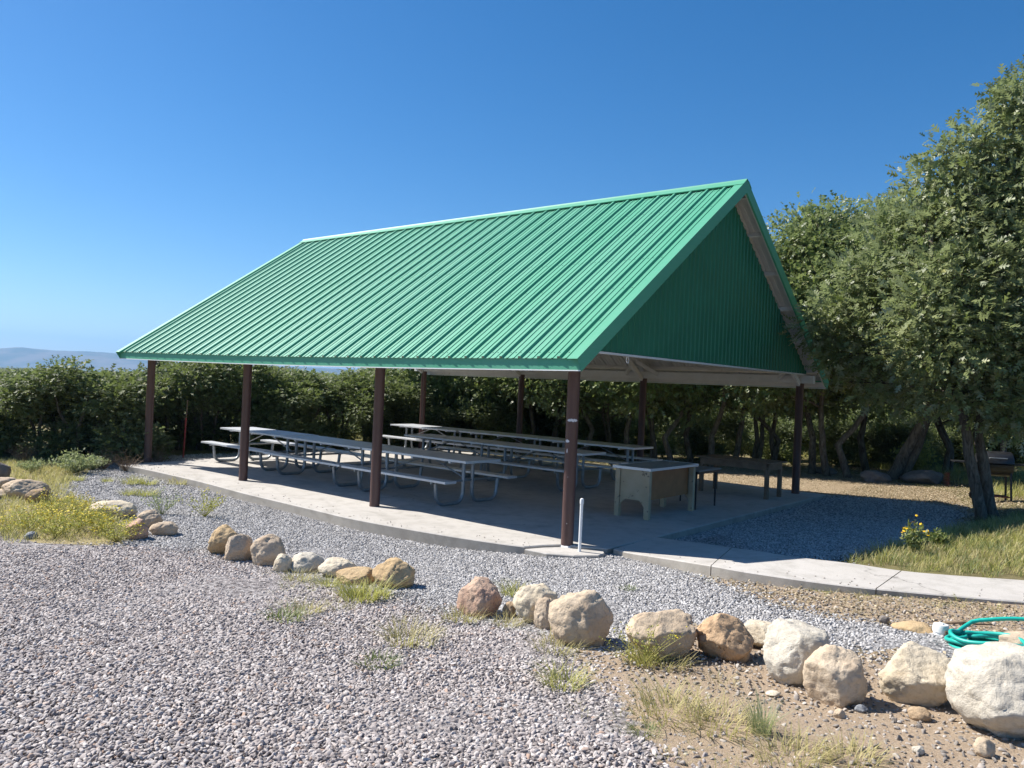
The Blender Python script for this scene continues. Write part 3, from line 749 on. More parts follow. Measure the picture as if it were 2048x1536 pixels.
ROCKS=[
 (4,968,30,40,'r_dark','dark rounded boulder cut off by the left picture edge',1,4),
 (8,986,52,30,'r_grey','pale cracked boulder at the far left, just right of the dark one',2,4),
 (12,1000,60,22,'r_tan','low tan stone beneath the pale cracked boulder at far left',3,4),
 (52,1004,88,44,'r_tan','broad tan boulder with a sloping top left of the yellow flowers',4,5),
 (74,1013,46,34,'r_brown','dark brown stone touching the yellow flowers at far left',5,4),
 (222,1044,100,42,'r_cream','pale flat boulder half hidden behind the yellow flower bushes',6,5),
 (269,1085,50,44,'r_red','rusty brown boulder at the right end of the yellow flower bushes',7,5),
 (299,1062,50,40,'r_grey','grey tan boulder at the back of the trio beside the yellow flowers',8,5),
 (327,1076,56,32,'r_grey','low pale boulder on the right of the trio beside the yellow flowers',9,5),
 (452,1118,72,64,'r_gold','golden brown boulder, first of the middle row',10,5),
 (478,1130,58,60,'r_grey','grey boulder with a reddish side leaning on the golden brown one',11,5),
 (538,1140,76,68,'r_grey','tall two humped grey tan boulder, third in the middle row',12,5),
 (566,1150,40,40,'r_cream','small yellowish stone wedged beside the two humped boulder',13,5),
 (614,1152,78,46,'r_white','white flaky boulder in the centre of the middle row',14,5),
 (675,1162,80,44,'r_cream','cream boulder with a tan right side, right of the white flaky one',15,5),
 (712,1176,82,40,'r_gold','low golden slab shaped stone in front of the large brown boulder',16,5),
 (786,1186,88,66,'r_gold','large smooth brown boulder at the right end of the middle row',17,5),
 (957,1245,94,86,'r_red','blocky reddish boulder with a cream top, alone after the gap',18,5),
 (1018,1240,28,34,'r_brown','small brown stone between the reddish block and the cream boulder',19,4),
 (1068,1258,92,86,'r_cream','cream boulder with a cracked flat top, behind the big round one',20,5),
 (1092,1268,52,66,'r_grey','narrow grey tan stone squeezed against the big round boulder',21,5),
 (1159,1310,134,124,'r_tan','big round tan boulder, largest in the centre of the picture',22,5),
 (1320,1334,146,110,'r_tan','wide angular tan boulder with weeds growing in front',23,5),
 (1447,1334,118,104,'r_orange','orange brown pitted boulder',24,5),
 (1520,1303,84,56,'r_cream','low yellowish cream boulder behind the white and the pitted ones',25,5),
 (1596,1388,146,132,'r_white','rounded chalk white boulder right of the pitted one',26,5),
 (1667,1427,124,128,'r_tan','tall tan boulder leaning in front of the chalk white one',27,5),
 (1834,1430,150,134,'r_cream','smooth cream boulder with a wide face, left of the largest white one',28,5),
 (1893,1400,60,60,'r_cream','narrow cream stone between the smooth cream and the largest white boulder',29,5),
 (2030,1512,270,206,'r_white','largest whitish boulder, cut off by the right picture edge',30,5),
 (2040,1312,80,46,'r_grey','brownish stone with the teal hose looped over it',31,4)]
for cx,bot,wp,hp,m_,lb,sd,sub in ROCKS:
    boulder('boulder',cx,bot,wp,hp,M[m_],lb,sd,sub=sub,group=G)
SM=[(62,1082,26,18,'r_slate','small slate grey stone at the edge of the drive below the yellow flowers',41),
 (1679,1440,24,20,'r_tan','small round tan pebble at the foot of the tall tan boulder',42),
 (1838,1446,44,30,'r_brown','fist sized brown stone under the smooth cream boulder',43),
 (1836,1512,24,18,'r_white','small white stone lying alone on the bare dirt',44),
 (1546,1396,30,14,'r_cream','small flat cream stone at the foot of the chalk white boulder',45),
 (1768,1251,20,18,'r_dark','small dark stone on the gravel left of the flat slab',46),
 (1968,1520,40,40,'r_tan','tan wedge shaped stone below the largest white boulder',47),
 (1722,1428,26,18,'r_slate','small grey stone in the shadow right of the tall tan boulder',48)]
for cx,bot,wp,hp,m_,lb,sd in SM:
    boulder('stone',cx,bot,wp,hp,M[m_],lb,sd,sub=4,cat='stone')
boulder('flagstone',1826,1268,84,26,M['r_gold'],'flat yellowish flagstone lying in the gravel beside the white pipe cap',51,deep=.9,sub=4,cat='flagstone',sink=.55)
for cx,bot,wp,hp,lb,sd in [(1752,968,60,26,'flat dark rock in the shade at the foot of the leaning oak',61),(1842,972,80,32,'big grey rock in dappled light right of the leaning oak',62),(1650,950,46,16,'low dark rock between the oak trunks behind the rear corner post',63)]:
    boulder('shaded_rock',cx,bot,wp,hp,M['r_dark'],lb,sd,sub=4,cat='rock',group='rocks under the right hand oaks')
# stick and wood scrap
a,b=hit(1890,1250),hit(1985,1256); mb=MB(); mb.tube([a+(0,0,.02),(a*2+b)/3+(0.02,.01,.035),(a+2*b)/3+(0,.03,.02),b+(0,0,.03)],[.012,.014,.011,.006],7)
tag(mb.build('stick',M['stick'],None,True),'dry brown stick lying on the gravel right of the pipe cap','stick')
p=hit(1905,1276); mb=MB(); mb.beam(p+(-.06,0,.03),p+(.07,.05,.035),.06,.04); tag(mb.build('wood_scrap',M['stick']),'short dark scrap of wood just below the white pipe cap','wood scrap')

# garden hose: coil of loose loops, the free end climbing over the stone
def hose():
    c=hit(1985,1312); pts=[]; rs=random.Random(5)
    hd=np.array([c[0]-CX,c[1]-CY]); hd/=np.linalg.norm(hd); rt=np.array([hd[1],-hd[0]])
    n=0
    for loop in range(6):
        R0=.335-.012*loop-.05*rs.random(); ox,oy=rs.uniform(-.04,.04),rs.uniform(-.04,.04)
        for k in range(22):
            a=2.5-2*math.pi*(k+1)/22; w0=1 if loop<5 else 1-k/21*.0
            u=ox+R0*math.cos(a)*1.05; v=oy+.16+R0*.78*math.sin(a)
            x,y=c[0]+rt[0]*u+hd[0]*v,c[1]+rt[1]*u+hd[1]*v
            pts.append((x,y,z1(x,y)+.020+.016*loop+.012*math.sin(3*a+loop)))
    for k in range(1,12):
        s=k/11; u=-.27+1.25*s; v=.36+.34*s-.10*s*s; x,y=c[0]+rt[0]*u+hd[0]*v,c[1]+rt[1]*u+hd[1]*v
        pts.append((x,y,z1(x,y)+.02+.095*(1-s)+.15*math.sin(s*math.pi)**.8))
    P=smooth_curve(pts,2); mb=MB(); mb.tube(list(P),.0165,9)
    tag(mb.build('garden_hose',M['hose'],None,True),'coiled teal green garden hose beside the largest white boulder','hose')
hose()

# ------------------------------------------------------------------ barbecue grill under the right hand oak
def grill():
    b=hit(1985,1004); dv=b-CAM; yaw=math.atan2(dv[1],dv[0])-math.pi/2
    o=empty('barrel_grill',b,yaw+.25); tag(o,'black barrel barbecue grill on a stand behind the slim oak trunk','grill')
    mb=MB(); L=.62; r=.25; n=24
    def barrel(a0,a1,zc,name,rr):
        m=MB(); k=14; ang=np.linspace(rad(a0),rad(a1),k); vs=[]
        for x in (-L/2,-L/2+.02,L/2-.02,L/2):
            q=rr if abs(x)<L/2-.001 else rr-.015
            vs+=[(x,q*math.cos(a),zc+q*math.sin(a)) for a in ang]
        fs=[(i*k+j,i*k+j+1,(i+1)*k+j+1,(i+1)*k+j) for i in range(3) for j in range(k-1)]
        fs+=[tuple(range(k-1,-1,-1)),tuple(3*k+j for j in range(k)),tuple(i*k for i in range(4)),tuple(i*k+k-1 for i in range(3,-1,-1))]
        m.add(vs,fs); return m.build(name,M['blackmetal'],o,40)
    barrel(180,360,.80,'firebox',r); lid=barrel(4,176,.81,'lid',r+.006)
    mb=MB(); mb.tube([(-.16,-.27,.93),(-.16,-.31,.94),(.16,-.31,.94),(.16,-.27,.93)],.01,8); mb.build('handle',M['galv'],lid,40)
    mb=MB(); mb.tube([(.2,.05,1.05),(.2,.05,1.22)],.035,12); mb.build('chimney',M['blackmetal'],lid,40)
    for sx in (-1,1):
        mb=MB(); mb.box((sx*.33 if sx>0 else -.78,-.20,.80),(.78 if sx>0 else -.33,.20,.825),bev=.004); mb.build('side_shelf',M['blackmetal'],o)
        for sy in (-1,1):
            mb=MB(); mb.beam((sx*.27,sy*.17,.64),(sx*.29,sy*.20,.0 if sx>0 else .10),.035,.035,up=(0,1,0)); mb.build('leg',M['blackmetal'],o)
    mb=MB(); mb.box((-.27,-.18,.12),(.27,.18,.145)); mb.build('bottom_shelf',M['rust'],o)
    for sy in (-1,1):
        mb=MB(); mb.tube([(-.29,sy*.225,.10),(-.29,sy*.265,.10)],.10,20); mb.build('wheel',M['blackmetal'],o,40)
grill()
# coil spring standing left of the grill
p=hit(1893,972); mb=MB(); mb.tube([(p[0]+.07*math.cos(a),p[1]+.07*math.sin(a),p[2]+.35*a/(2*math.pi*9)) for a in np.linspace(0,2*math.pi*9,130)],.008,6)
tag(mb.build('coil_spring',M['rust'],None,True),'rusty coil spring standing upright in the grass left of the grill','spring')

# ------------------------------------------------------------------ vegetation
LEAF={'simple':(np.array([(0,0,0),(-.30,.5,.06),(0,1,0),(.30,.5,.06)]),np.array([(0,2,1),(0,3,2)])),
 'lobed':(np.array([(0,0,0),(0,.36,0),(0,.66,0),(0,1,-.05),(-.30,.44,.06),(-.36,.74,.08),(-.17,.97,.03),(.30,.44,.06),(.36,.74,.08),(.17,.97,.03)]),
          np.array([(0,1,4),(1,2,5),(2,3,6),(0,7,1),(1,8,2),(2,9,3)])),
 'oakish':(np.array([(0,0,0),(0,.5,0),(0,1,-.04),(-.34,.52,.06),(-.30,.92,.04),(.34,.52,.06),(.30,.92,.04)]),np.array([(0,1,3),(1,2,4),(0,5,1),(1,6,2)]))}
def unit(a): return a/(np.linalg.norm(a,axis=-1,keepdims=True)+1e-9)
def leaves(P,D,N,size,kind):
    tv,tf=LEAF[kind]; n=len(P); D=unit(D); Sd=unit(np.cross(D,N)); Nn=np.cross(Sd,D)
    V=P[:,None]+size[:,None,None]*(tv[None,:,0,None]*Sd[:,None]+tv[None,:,1,None]*D[:,None]+tv[None,:,2,None]*Nn[:,None])
    Fc=tf[None]+(np.arange(n)*len(tv))[:,None,None]
    return V.reshape(-1,3),Fc.reshape(-1,3),len(tv)
def crown_mesh(name,blobs,ncl,per,lsize,kind,mat,seed,crad=.16,zmin=None,shell=.55):
    """leaf clusters spread through the ellipsoidal boughs blobs=[(c,r)]"""
    rs=np.random.RandomState(seed); w=np.array([np.prod(np.asarray(r))**(2/3) for c,r in blobs]); w/=w.sum()
    bi=rs.choice(len(blobs),ncl,p=w); C=np.array([c for c,r in blobs])[bi]; Rr=np.array([np.ones(3)*np.asarray(r) for c,r in blobs])[bi]
    u=unit(rs.normal(size=(ncl,3))); rad_=(shell**3+(1-shell**3)*rs.rand(ncl))**(1/3)
    rad_*=1+.11*rs.normal(size=ncl)*(rs.rand(ncl)<.35)
    Q=C+Rr*u*rad_[:,None]
    if zmin is not None: 
        k=Q[:,2]>zmin; Q=Q[k];u=u[k]
    m=len(Q); out=unit(u+np.array([0,0,.25]))
    ct=rs.rand(m)
    n=m*per; qi=np.repeat(np.arange(m),per)
    off=np.clip(rs.normal(size=(n,3)),-1.7,1.7)*crad*np.array([1,1,.75]); P=Q[qi]+off
    D=unit(out[qi]*.6+unit(off)*.8+rs.normal(size=(n,3))*.5+np.array([0,0,-.25]))
    N=unit(out[qi]*.7+np.array([-.15,-.1,.75])+rs.normal(size=(n,3))*.55)
    sz=lsize*(.65+.6*rs.rand(n))
    V,Fc,k=leaves(P,D,N,sz,kind)
    tint=np.clip(.15+.5*ct[qi]+.35*rs.rand(n)-.1+.25*(rs.rand(n)<.05),0,1)
    return np_mesh(name,V,Fc,mat,False,None,{'tint':np.repeat(tint,k)}),Q
def wob(p,q,n,amp,rs):
    p=np.array(p,float);q=np.array(q,float); t=np.linspace(0,1,n)[:,None]; o=rs.normal(size=(n,3))*amp; o[0]=0;o[-1]=0
    o=np.cumsum(o,0)*.6; o-=t*o[-1]
    return p+(q-p)*t+o
def trunk_mesh(stems,blobs,seed,r0,twigs=5,Q=None,ntw=0):
    """stems: list of polylines; boughs run from the stems to each blob, twigs inside it"""
    rs=np.random.RandomState(seed+99); mb=MB()
    nodes=[]
    for st in stems:
        st=[np.array(p,float) for p in st]; P=[]
        for a,b in zip(st[:-1],st[1:]): P+=list(wob(a,b,5,np.linalg.norm(b-a)*.025,rs))[:-1]
        P.append(st[-1]); n=len(P); rr=[r0*(1.35 if i==0 else 1)*(1-.62*i/(n-1)) for i in range(n)]
        mb.tube(P,rr,9); nodes+= [(p,r) for p,r in zip(P[n//3:],rr[n//3:])]
    NP=np.array([p for p,r in nodes])
    for c,r in blobs:
        c=np.array(c,float); dz=np.linalg.norm(NP-c,axis=1)+.8*np.maximum(0,NP[:,2]-c[2]+.1)
        i=int(np.argmin(dz)); P=wob(NP[i],c,6,np.linalg.norm(c-NP[i])*.05,rs); rb=nodes[i][1]*.6
        mb.tube(P,[rb*(1-.65*k/5) for k in range(6)],6)
        for _ in range(twigs):
            e=c+unit(rs.normal(size=3))*np.asarray(r)*(.75+.35*rs.rand()); s_=P[rs.randint(2,6)]
            mb.tube(wob(s_,e,4,np.linalg.norm(e-s_)*.07,rs),[rb*.33,rb*.26,rb*.18,rb*.08],4,cap=False)
    if Q is not None and ntw:
        cs=np.array([c for c,r in blobs])
        for q in Q[rs.choice(len(Q),min(ntw,len(Q)),replace=False)]:
            c=cs[np.argmin(((cs-q)**2).sum(1))]; e=q+(q-c)*.06
            mb.tube(wob(c+(q-c)*.35,e,4,.04,rs),[.014,.011,.008,.004],3,cap=False)
    me=bpy.data.meshes.new('trunk'); me.from_pydata(mb.v,[],mb.f); me.materials.append(M['bark'])
    me.polygons.foreach_set('use_smooth',np.ones(len(me.polygons),bool)); return me

def scrub(seed,h=2.7,w=1.35,nb=11):
    rs=np.random.RandomState(seed); bl=[]
    for k in range(nb):
        a=rs.rand()*6.28; z=rs.uniform(.12,.80)*h; e=w*(.95-.55*max(0,z/h-.45))*rs.uniform(.5,.95)
        bl.append(((e*math.cos(a),e*math.sin(a),z),(rs.uniform(.42,.62),rs.uniform(.42,.62),rs.uniform(.32,.48))))
    bl.append(((rs.uniform(-.3,.3),rs.uniform(-.3,.3),h*.86),(.42,.42,.36))); bl.append(((rs.uniform(-.6,.6),rs.uniform(-.6,.6),h*.72),(.5,.5,.34)))
    cm,Q=crown_mesh('crown',bl,800,13,.125,'oakish',M['leaf_scrub'],seed,.15,.08,.62)
    st=[[(.15*math.cos(a),.15*math.sin(a),-.1),(.25*math.cos(a),.25*math.sin(a),h*.35),(.5*math.cos(a+.4),.5*math.sin(a+.4),h*.7)] for a in (0,1.7,3.1,4.6)]
    return cm,trunk_mesh(st,bl,seed,.05,3,Q,40)
def oak(seed,h=6.3,w=2.2,low=1.9,lean=(0,0),nst=1):
    low-=.35
    rs=np.random.RandomState(seed); bl=[]
    for k in range(22):
        a=rs.rand()*6.28; f=rs.rand(); z=low+.45+(h-low-.7)*f; e=w*(1-.6*f**1.6)*rs.uniform(.35,.95)
        s_=rs.uniform(.55,.95); bl.append(((e*math.cos(a)+lean[0]*f,e*math.sin(a)+lean[1]*f,z),(s_,s_,s_*.72)))
    bl.append(((lean[0],lean[1],h-.5),(.7,.7,.5)))
    cm,Q=crown_mesh('crown',bl,900,14,.155,'oakish',M['leaf_mid'],seed,.19,low-.45,.6)
    st=[]
    for k in range(nst):
        a=rs.rand()*6.28+k*2.4; b=.18*k
        st.append([(b*math.cos(a),b*math.sin(a),-.15),(b*math.cos(a)+rs.uniform(-.25,.25),b*math.sin(a)+rs.uniform(-.25,.25),low*.55),
                   (.5*math.cos(a)*k*.7+lean[0]*.3+rs.uniform(-.3,.3),.5*math.sin(a)*k*.7+lean[1]*.3+rs.uniform(-.3,.3),low*1.15),(lean[0]*.7+rs.uniform(-.4,.4)+.5*k*math.cos(a),lean[1]*.7+rs.uniform(-.4,.4)+.5*k*math.sin(a),h*.72)])
    return cm,trunk_mesh(st,bl,seed,.105 if nst==1 else .085,4,Q,90)
def tree(name,meshes,loc,rz,sc,label,cat='tree',group=None):
    o=empty(name,(loc[0],loc[1],loc[2]-.03),rz); o.scale=sc if hasattr(sc,'__len__') else (sc,sc,sc)
    link('trunk',meshes[1],o); link('crown',meshes[0],o)
    return tag(o,label,cat,group)
SCR=[scrub(s) for s in (101,102,103,104)]
OAK=[oak(201),oak(202,6.0,2.3,1.8,(.5,.2),2),oak(203,6.6,2.0,2.0,(-.5,.3),1),oak(204,5.8,2.4,1.7,(.3,-.4),2)]
GS='scrub oaks closing the left side'
# px, distance, scale xy, scale z, label
SCRUBS=[(-70,19.5,1.2,.95,'scrub oak bush at the left picture edge, partly out of the frame'),
 (22,20.2,1.05,.94,'scrub oak bush second from the left, above the dark cut off boulder'),
 (95,19.6,1.1,.99,'scrub oak bush left of the tallest one, below the highest mountain crest'),
 (168,19.2,1.25,1.10,'tallest scrub oak bush left of the shelter, its top against the mountain'),
 (238,21.5,1.0,.95,'low scrub oak bush just left of the first front post'),
 (296,22.8,1.1,1.06,'scrub oak bush right behind the first front post'),
 (352,22.6,1.1,1.1,'scrub oak bush behind the thin red stake'),
 (415,23,1.2,1.3,'scrub oak bush seen between the red stake and the second front post'),
 (478,23.8,1.15,1.3,'scrub oak bush directly behind the second front post'),
 (545,24.4,1.2,1.1,'scrub oak bush above the far table of the front row'),
 (612,25.2,1.3,1.1,'scrub oak bush midway between the second and third front posts'),
 (682,26.2,1.25,1.14,'scrub oak bush left of the third front post, above the middle front table'),
 (748,27.4,1.3,1.15,'scrub oak bush directly behind the third front post'),
 (812,28.4,1.25,1.1,'scrub oak bush just left of the farthest rear post'),
 (-170,20,1.5,1.1,'scrub oak bush beyond the left picture edge')]
for i,(px,dd,sx,sz,lb) in enumerate(SCRUBS):
    tree('scrub_oak',SCR[i%4],base(px,dd),i*1.9,(sx,sx,sz*.80),lb,'bush',GS)
GO='oaks behind the shelter'
OAKS=[(860,29,1.0,0,'oak tree right behind the farthest rear post'),
 (905,29.4,1.02,1,'oak tree just right of the farthest rear post'),
 (960,29,.95,2,'oak tree midway between the two farthest rear posts'),
 (1010,28.6,.95,3,'oak tree just left of the second rear post'),
 (1062,27.6,1.0,0,'oak tree just right of the second rear post'),
 (1112,27.8,1.0,1,'oak tree left of the nearest front post, behind the rear tables'),
 (1172,26.4,1.0,2,'oak tree just right of the nearest front post'),
 (1225,27,1.0,3,'oak tree above the near end of the rear row of tables'),
 (1264,25.2,1.0,0,'oak tree touching the left side of the third rear post'),
 (1312,25.4,1.02,1,'double trunked oak just right of the third rear post'),
 (1352,24.6,1.02,2,'oak trunk above the left corner of the cream desk'),
 (1392,25.6,1.04,0,'oak trunk above the middle of the cream desk'),
 (1430,24.4,1.08,2,'oak trunk above the right corner of the cream desk'),
 (1472,25,1.12,0,'straight oak trunk above the long wooden table'),
 (1518,25.5,1.15,3,'forked oak above the right end of the long wooden table'),
 (1562,25.5,1.2,1,'oak tree just left of the rear corner post'),
 (1628,23.6,1.12,2,'oak tree right of the rear corner post, trunk dark and slim'),
 (1662,23,1.12,0,'oak with grey lit trunk on the bare ground right of the rear corner post'),
 (1705,22.6,1.12,2,'upright oak with grey trunk midway between corner post and leaning oak'),
 (1742,25,1.22,0,'oak with dark trunk just left of the leaning oak'),
 (1905,24,1.15,3,'oak tree behind the left shelf of the grill'),
 (2010,21.5,1.12,1,'oak tree right behind the grill'),
 (2095,18.5,1.1,2,'oak tree at the right picture edge behind the grill')]
for i,(px,dd,s_,k,lb) in enumerate(OAKS):
    tree('oak_tree',OAK[k],base(px,dd),i*2.3+.4,(s_,s_,s_*(.90+.2*((i*0.618)%1))),lb,'tree',GO)

# hero oaks on the right, boughs laid out where the photograph shows them
def at_depth(px,py,d): return CAM+ray(px,py)*d
def hero(name,px,py,blobs,stems,ncl,seed,label,r0,lsize=.13,kind='lobed',per=9):
    b=hit(px,py); bl=[(at_depth(x,y,dp)-b,(r/F*dp,r/F*dp*1.1,r/F*dp*.8)) for x,y,dp,r in blobs]
    st=[[at_depth(x,y,dp)-b for x,y,dp in s_] for s_ in stems]
    for s_ in st: s_[0]=s_[0]+np.array([0,0,-.12])
    cm,Q=crown_mesh('crown',bl,ncl,per,lsize,kind,M['leaf_big'],seed,.20,None,.66)
    tm=trunk_mesh(st,bl,seed,r0,6,Q,220)
    o=empty(name,b); link('trunk',tm,o); link('crown',cm,o); return tag(o,label,'tree')
D0=float((hit(1965,1042)-CAM)@_fw)
hero('oak_tree',1965,1042,
 [(2010,720,D0-.2,85),(1945,650,D0-.3,80),(1880,700,D0-.3,66),(2080,640,D0-.2,100),(1985,560,D0,88),(1900,560,D0+.1,74),(2070,500,D0+.2,110),(1960,790,D0-.3,50),(1850,620,D0,58),
  (2040,820,D0-.4,48),(2110,760,D0,85),(1915,470,D0+.5,76),(2000,400,D0+.5,85),(1925,385,D0+.6,56),(2080,370,D0+.6,100),(1905,315,D0+.7,44),(1960,290,D0+.7,50),(2050,270,D0+.8,75),(2030,205,D0+.8,36),(2090,185,D0+.9,62),(1900,780,D0-.2,34),
  (1652,655,D0+2.1,40),(1690,622,D0+2.0,48),(1680,705,D0+2.1,36),(1728,690,D0+1.7,52),(1765,610,D0+1.5,60),(1795,715,D0+1.1,56),(1722,560,D0+1.8,46),(1800,530,D0+1.3,62),(1780,462,D0+1.5,40),(1845,440,D0+1.2,56),(1862,368,D0+1.1,34),(1735,765,D0+1.5,36),(1835,790,D0+.8,38)],
 [[(1966,1042,D0),(1948,960,D0),(1930,850,D0+.05),(1905,720,D0+.1),(1880,600,D0+.3),(1860,470,D0+.5)],
  [(1985,1030,D0+.1),(1970,950,D0+.15),(1955,870,D0+.2),(1975,720,D0+.1),(2000,560,D0+.2),(2030,330,D0+.6)]],
 1650,301,'large pale leaved oak nearest on the right, slim twin trunk before the grill',.105,.185,'lobed',14)
D1=float((hit(1775,958)-CAM)@_fw)
hero('leaning_oak',1775,958,
 [(1720,650,D1-1.2,50),(1790,640,D1-1.6,56),(1850,640,D1-1.6,60),(1780,550,D1-1.2,60),(1705,560,D1-.8,45),(1840,520,D1-1.2,60),(1745,480,D1-.6,45),
  (1820,430,D1-.8,50),(1880,440,D1-.6,50),(1770,432,D1-.5,36),(1900,560,D1-1,60),(1860,760,D1-1.5,46),(1790,760,D1-1.2,36),(1920,700,D1-1.2,60)],
 [[(1778,958,D1),(1812,900,D1-.2),(1850,835,D1-.5),(1870,760,D1-.9),(1850,640,D1-1.4),(1820,520,D1-1.0)],
  [(1800,952,D1+.1),(1835,890,D1-.1),(1868,800,D1-.4),(1900,700,D1-.8),(1870,560,D1-1.0)]],
 1500,302,'oak with two thick dark trunks leaning right, beside the shaded rocks',.17,.15)

# low dead brush and grey twigs hanging at the canopy edge
def twig_bush(seed,n,r):
    rs=np.random.RandomState(seed); mb=MB()
    for k in range(n):
        a=rs.rand()*6.28; e=np.array([r*math.cos(a)*rs.rand(),r*math.sin(a)*rs.rand(),rs.uniform(.3,1)*r]); P=wob((0,0,0),e,5,.05*r,rs); mb.tube(P,[.008,.007,.006,.004,.002],3,cap=False)
        for q in range(3):
            s_=P[rs.randint(2,5)]; mb.tube([s_,s_+rs.normal(size=3)*r*.16],[.004,.002],3,cap=False)
    me=bpy.data.meshes.new('dead_twigs'); me.from_pydata(mb.v,[],mb.f); me.materials.append(M['stick']); return me
TW=twig_bush(5,46,.8)
for px,dd,lb in [(215,17.6,'grey dead brush at the foot of the left scrub oaks, beside the first front post'),(262,17.4,'grey dead brush touching the first front post'),(330,18.6,'grey dead brush just left of the red stake'),(55,18.2,'grey dead brush under the left scrub oaks')]:
    o=link('dead_brush',TW,None,base(px,dd)); o.rotation_euler=(0,0,px); o.scale=(.6,.6,.55); tag(o,lb,'brush','dead brush')

# evergreens behind the left scrub oaks
def conifer(seed,h=5):
    rs=np.random.RandomState(seed); bl=[]
    for k in range(26):
        f=k/25; z=.5+f*(h-.6); e=.95*(1-f)**.8*.8; a=rs.rand()*6.28; bl.append(((e*math.cos(a),e*math.sin(a),z),(.40*(1-f)+.14,.40*(1-f)+.14,.24)))
    cm,Q=crown_mesh('crown',bl,800,10,.13,'simple',M['leaf_con'],seed,.11)
    return cm,trunk_mesh([[(0,0,-.1),(0.03,0,h*.5),(0,0,h-.1)]],bl[::4],seed,.10,2)
CON=conifer(401)
for px,dd,s_,lb in [(322,33,.72,'dark evergreen showing above the scrub oaks right of the first front post'),(398,34,.70,'dark evergreen showing above the scrub oaks near the second front post'),(430,36,.70,'small evergreen top just left of the second front post')]:
    tree('evergreen',CON,base(px,dd),px,(s_*1.2,s_*1.2,s_),lb,'tree','evergreens beyond the scrub oaks')

# ------------------------------------------------------------------ scatters made with geometry nodes
def source(name,meshes):
    c=bpy.data.collections.new(name)
    for i,m in enumerate(meshes): c.objects.link(bpy.data.objects.new(name,m))
    return c
def scatter(name,P,rot,scl,coll,nvar,label,cat):
    me=bpy.data.meshes.new(name); me.vertices.add(len(P)); me.vertices.foreach_set('co',np.ascontiguousarray(P,'f').ravel())
    for an,av,ty in (('rot',rot,'FLOAT_VECTOR'),('scl',scl,'FLOAT_VECTOR')):
        a=me.attributes.new(an,ty,'POINT'); a.data.foreach_set('vector',np.ascontiguousarray(av,'f').ravel())
    a=me.attributes.new('pick','INT','POINT'); a.data.foreach_set('value',R.randint(0,nvar,len(P)).astype('i'))
    o=bpy.data.objects.new(name,me); COL.objects.link(o)
    ng=bpy.data.node_groups.new(name,'GeometryNodeTree'); ng.interface.new_socket('Geometry',in_out='INPUT',socket_type='NodeSocketGeometry'); ng.interface.new_socket('Geometry',in_out='OUTPUT',socket_type='NodeSocketGeometry')
    N=ng.nodes; gi=N.new('NodeGroupInput'); go=N.new('NodeGroupOutput'); ip=N.new('GeometryNodeInstanceOnPoints'); ci=N.new('GeometryNodeCollectionInfo')
    ci.inputs['Collection'].default_value=coll; ci.inputs['Separate Children'].default_value=True; ci.inputs['Reset Children'].default_value=True
    def na(n_,t_): 
        q=N.new('GeometryNodeInputNamedAttribute'); q.data_type=t_; q.inputs['Name'].default_value=n_; return q.outputs['Attribute']
    er=N.new('FunctionNodeEulerToRotation'); ng.links.new(na('rot','FLOAT_VECTOR'),er.inputs[0])
    ng.links.new(gi.outputs[0],ip.inputs['Points']); ng.links.new(ci.outputs[0],ip.inputs['Instance']); ip.inputs['Pick Instance'].default_value=True
    ng.links.new(na('pick','INT'),ip.inputs['Instance Index']); ng.links.new(er.outputs[0],ip.inputs['Rotation']); ng.links.new(na('scl','FLOAT_VECTOR'),ip.inputs['Scale'])
    ng.links.new(ip.outputs[0],go.inputs[0])
    md=o.modifiers.new('scatter','NODES'); md.node_group=ng
    return tag(o,label,cat,None,'stuff')
def gravel_stone(seed,mat):
    rs=np.random.RandomState(seed); V,Fc=ICO[2]; V=V.copy()
    for _ in range(6):
        dc=unit(rs.normal(size=3)); k=.32+.36*rs.rand(); s_=V@dc; ov=s_-k; m=ov>0; V[m]-=np.outer(ov[m]*1.0,dc)
    V/=np.abs(V).max(0); V*=np.array([1,.72,.46])*(1+.06*rs.normal(size=(len(V),1)))
    return np_mesh('pebble',V,Fc,mat,False)
def in_concrete(x,y):
    a=inpoly(x,y,[(p[0],p[1]) for p in pad]); b=inpoly(x,y,list(map(tuple,pn))+list(map(tuple,pf[::-1])))
    c=inpoly(x,y,[(-.25,-.615),(.10,-.60),(.42,-.42),(.62,-.16),(.60,.02),(.50,.14),(0,0)])
    return a|b|c
ROCKXY=[(o.location.x,o.location.y,max(o.dimensions.x,o.dimensions.y)*.36) for o in list(COL.objects) if o.name.startswith(('boulder','flagstone','shaded_rock'))]
def samples(x0,x1,y0,y1,dens,jit=.9):
    """jittered grid, dens points per square metre"""
    s_=1/math.sqrt(dens); X,Y=np.meshgrid(np.arange(x0,x1,s_),np.arange(y0,y1,s_)); X=X.ravel()+R.uniform(-.5,.5,X.size)*s_*jit; Y=Y.ravel()+R.uniform(-.5,.5,Y.size)*s_*jit
    return X,Y
def view_ok(x,y,z,m=620):
    q=to_px(np.stack([x,y,z],-1)); return (q[...,2]>1.5)&(q[...,0]>-m)&(q[...,0]<2048+m)&(q[...,1]<1536+420)
def soft(x,y,amp):
    return np.array([mnoise.noise(Vector((a*1.7,b*1.7,3.3))) for a,b in zip(x,y)])*amp
def rot_scl(n,s0,s1,flat=.5):
    rot=np.stack([R.normal(size=n)*flat,R.normal(size=n)*flat,R.uniform(0,6.28,n)],-1); s_=R.uniform(s0,s1,n)**1.0; return rot,np.repeat(s_[:,None],3,1)
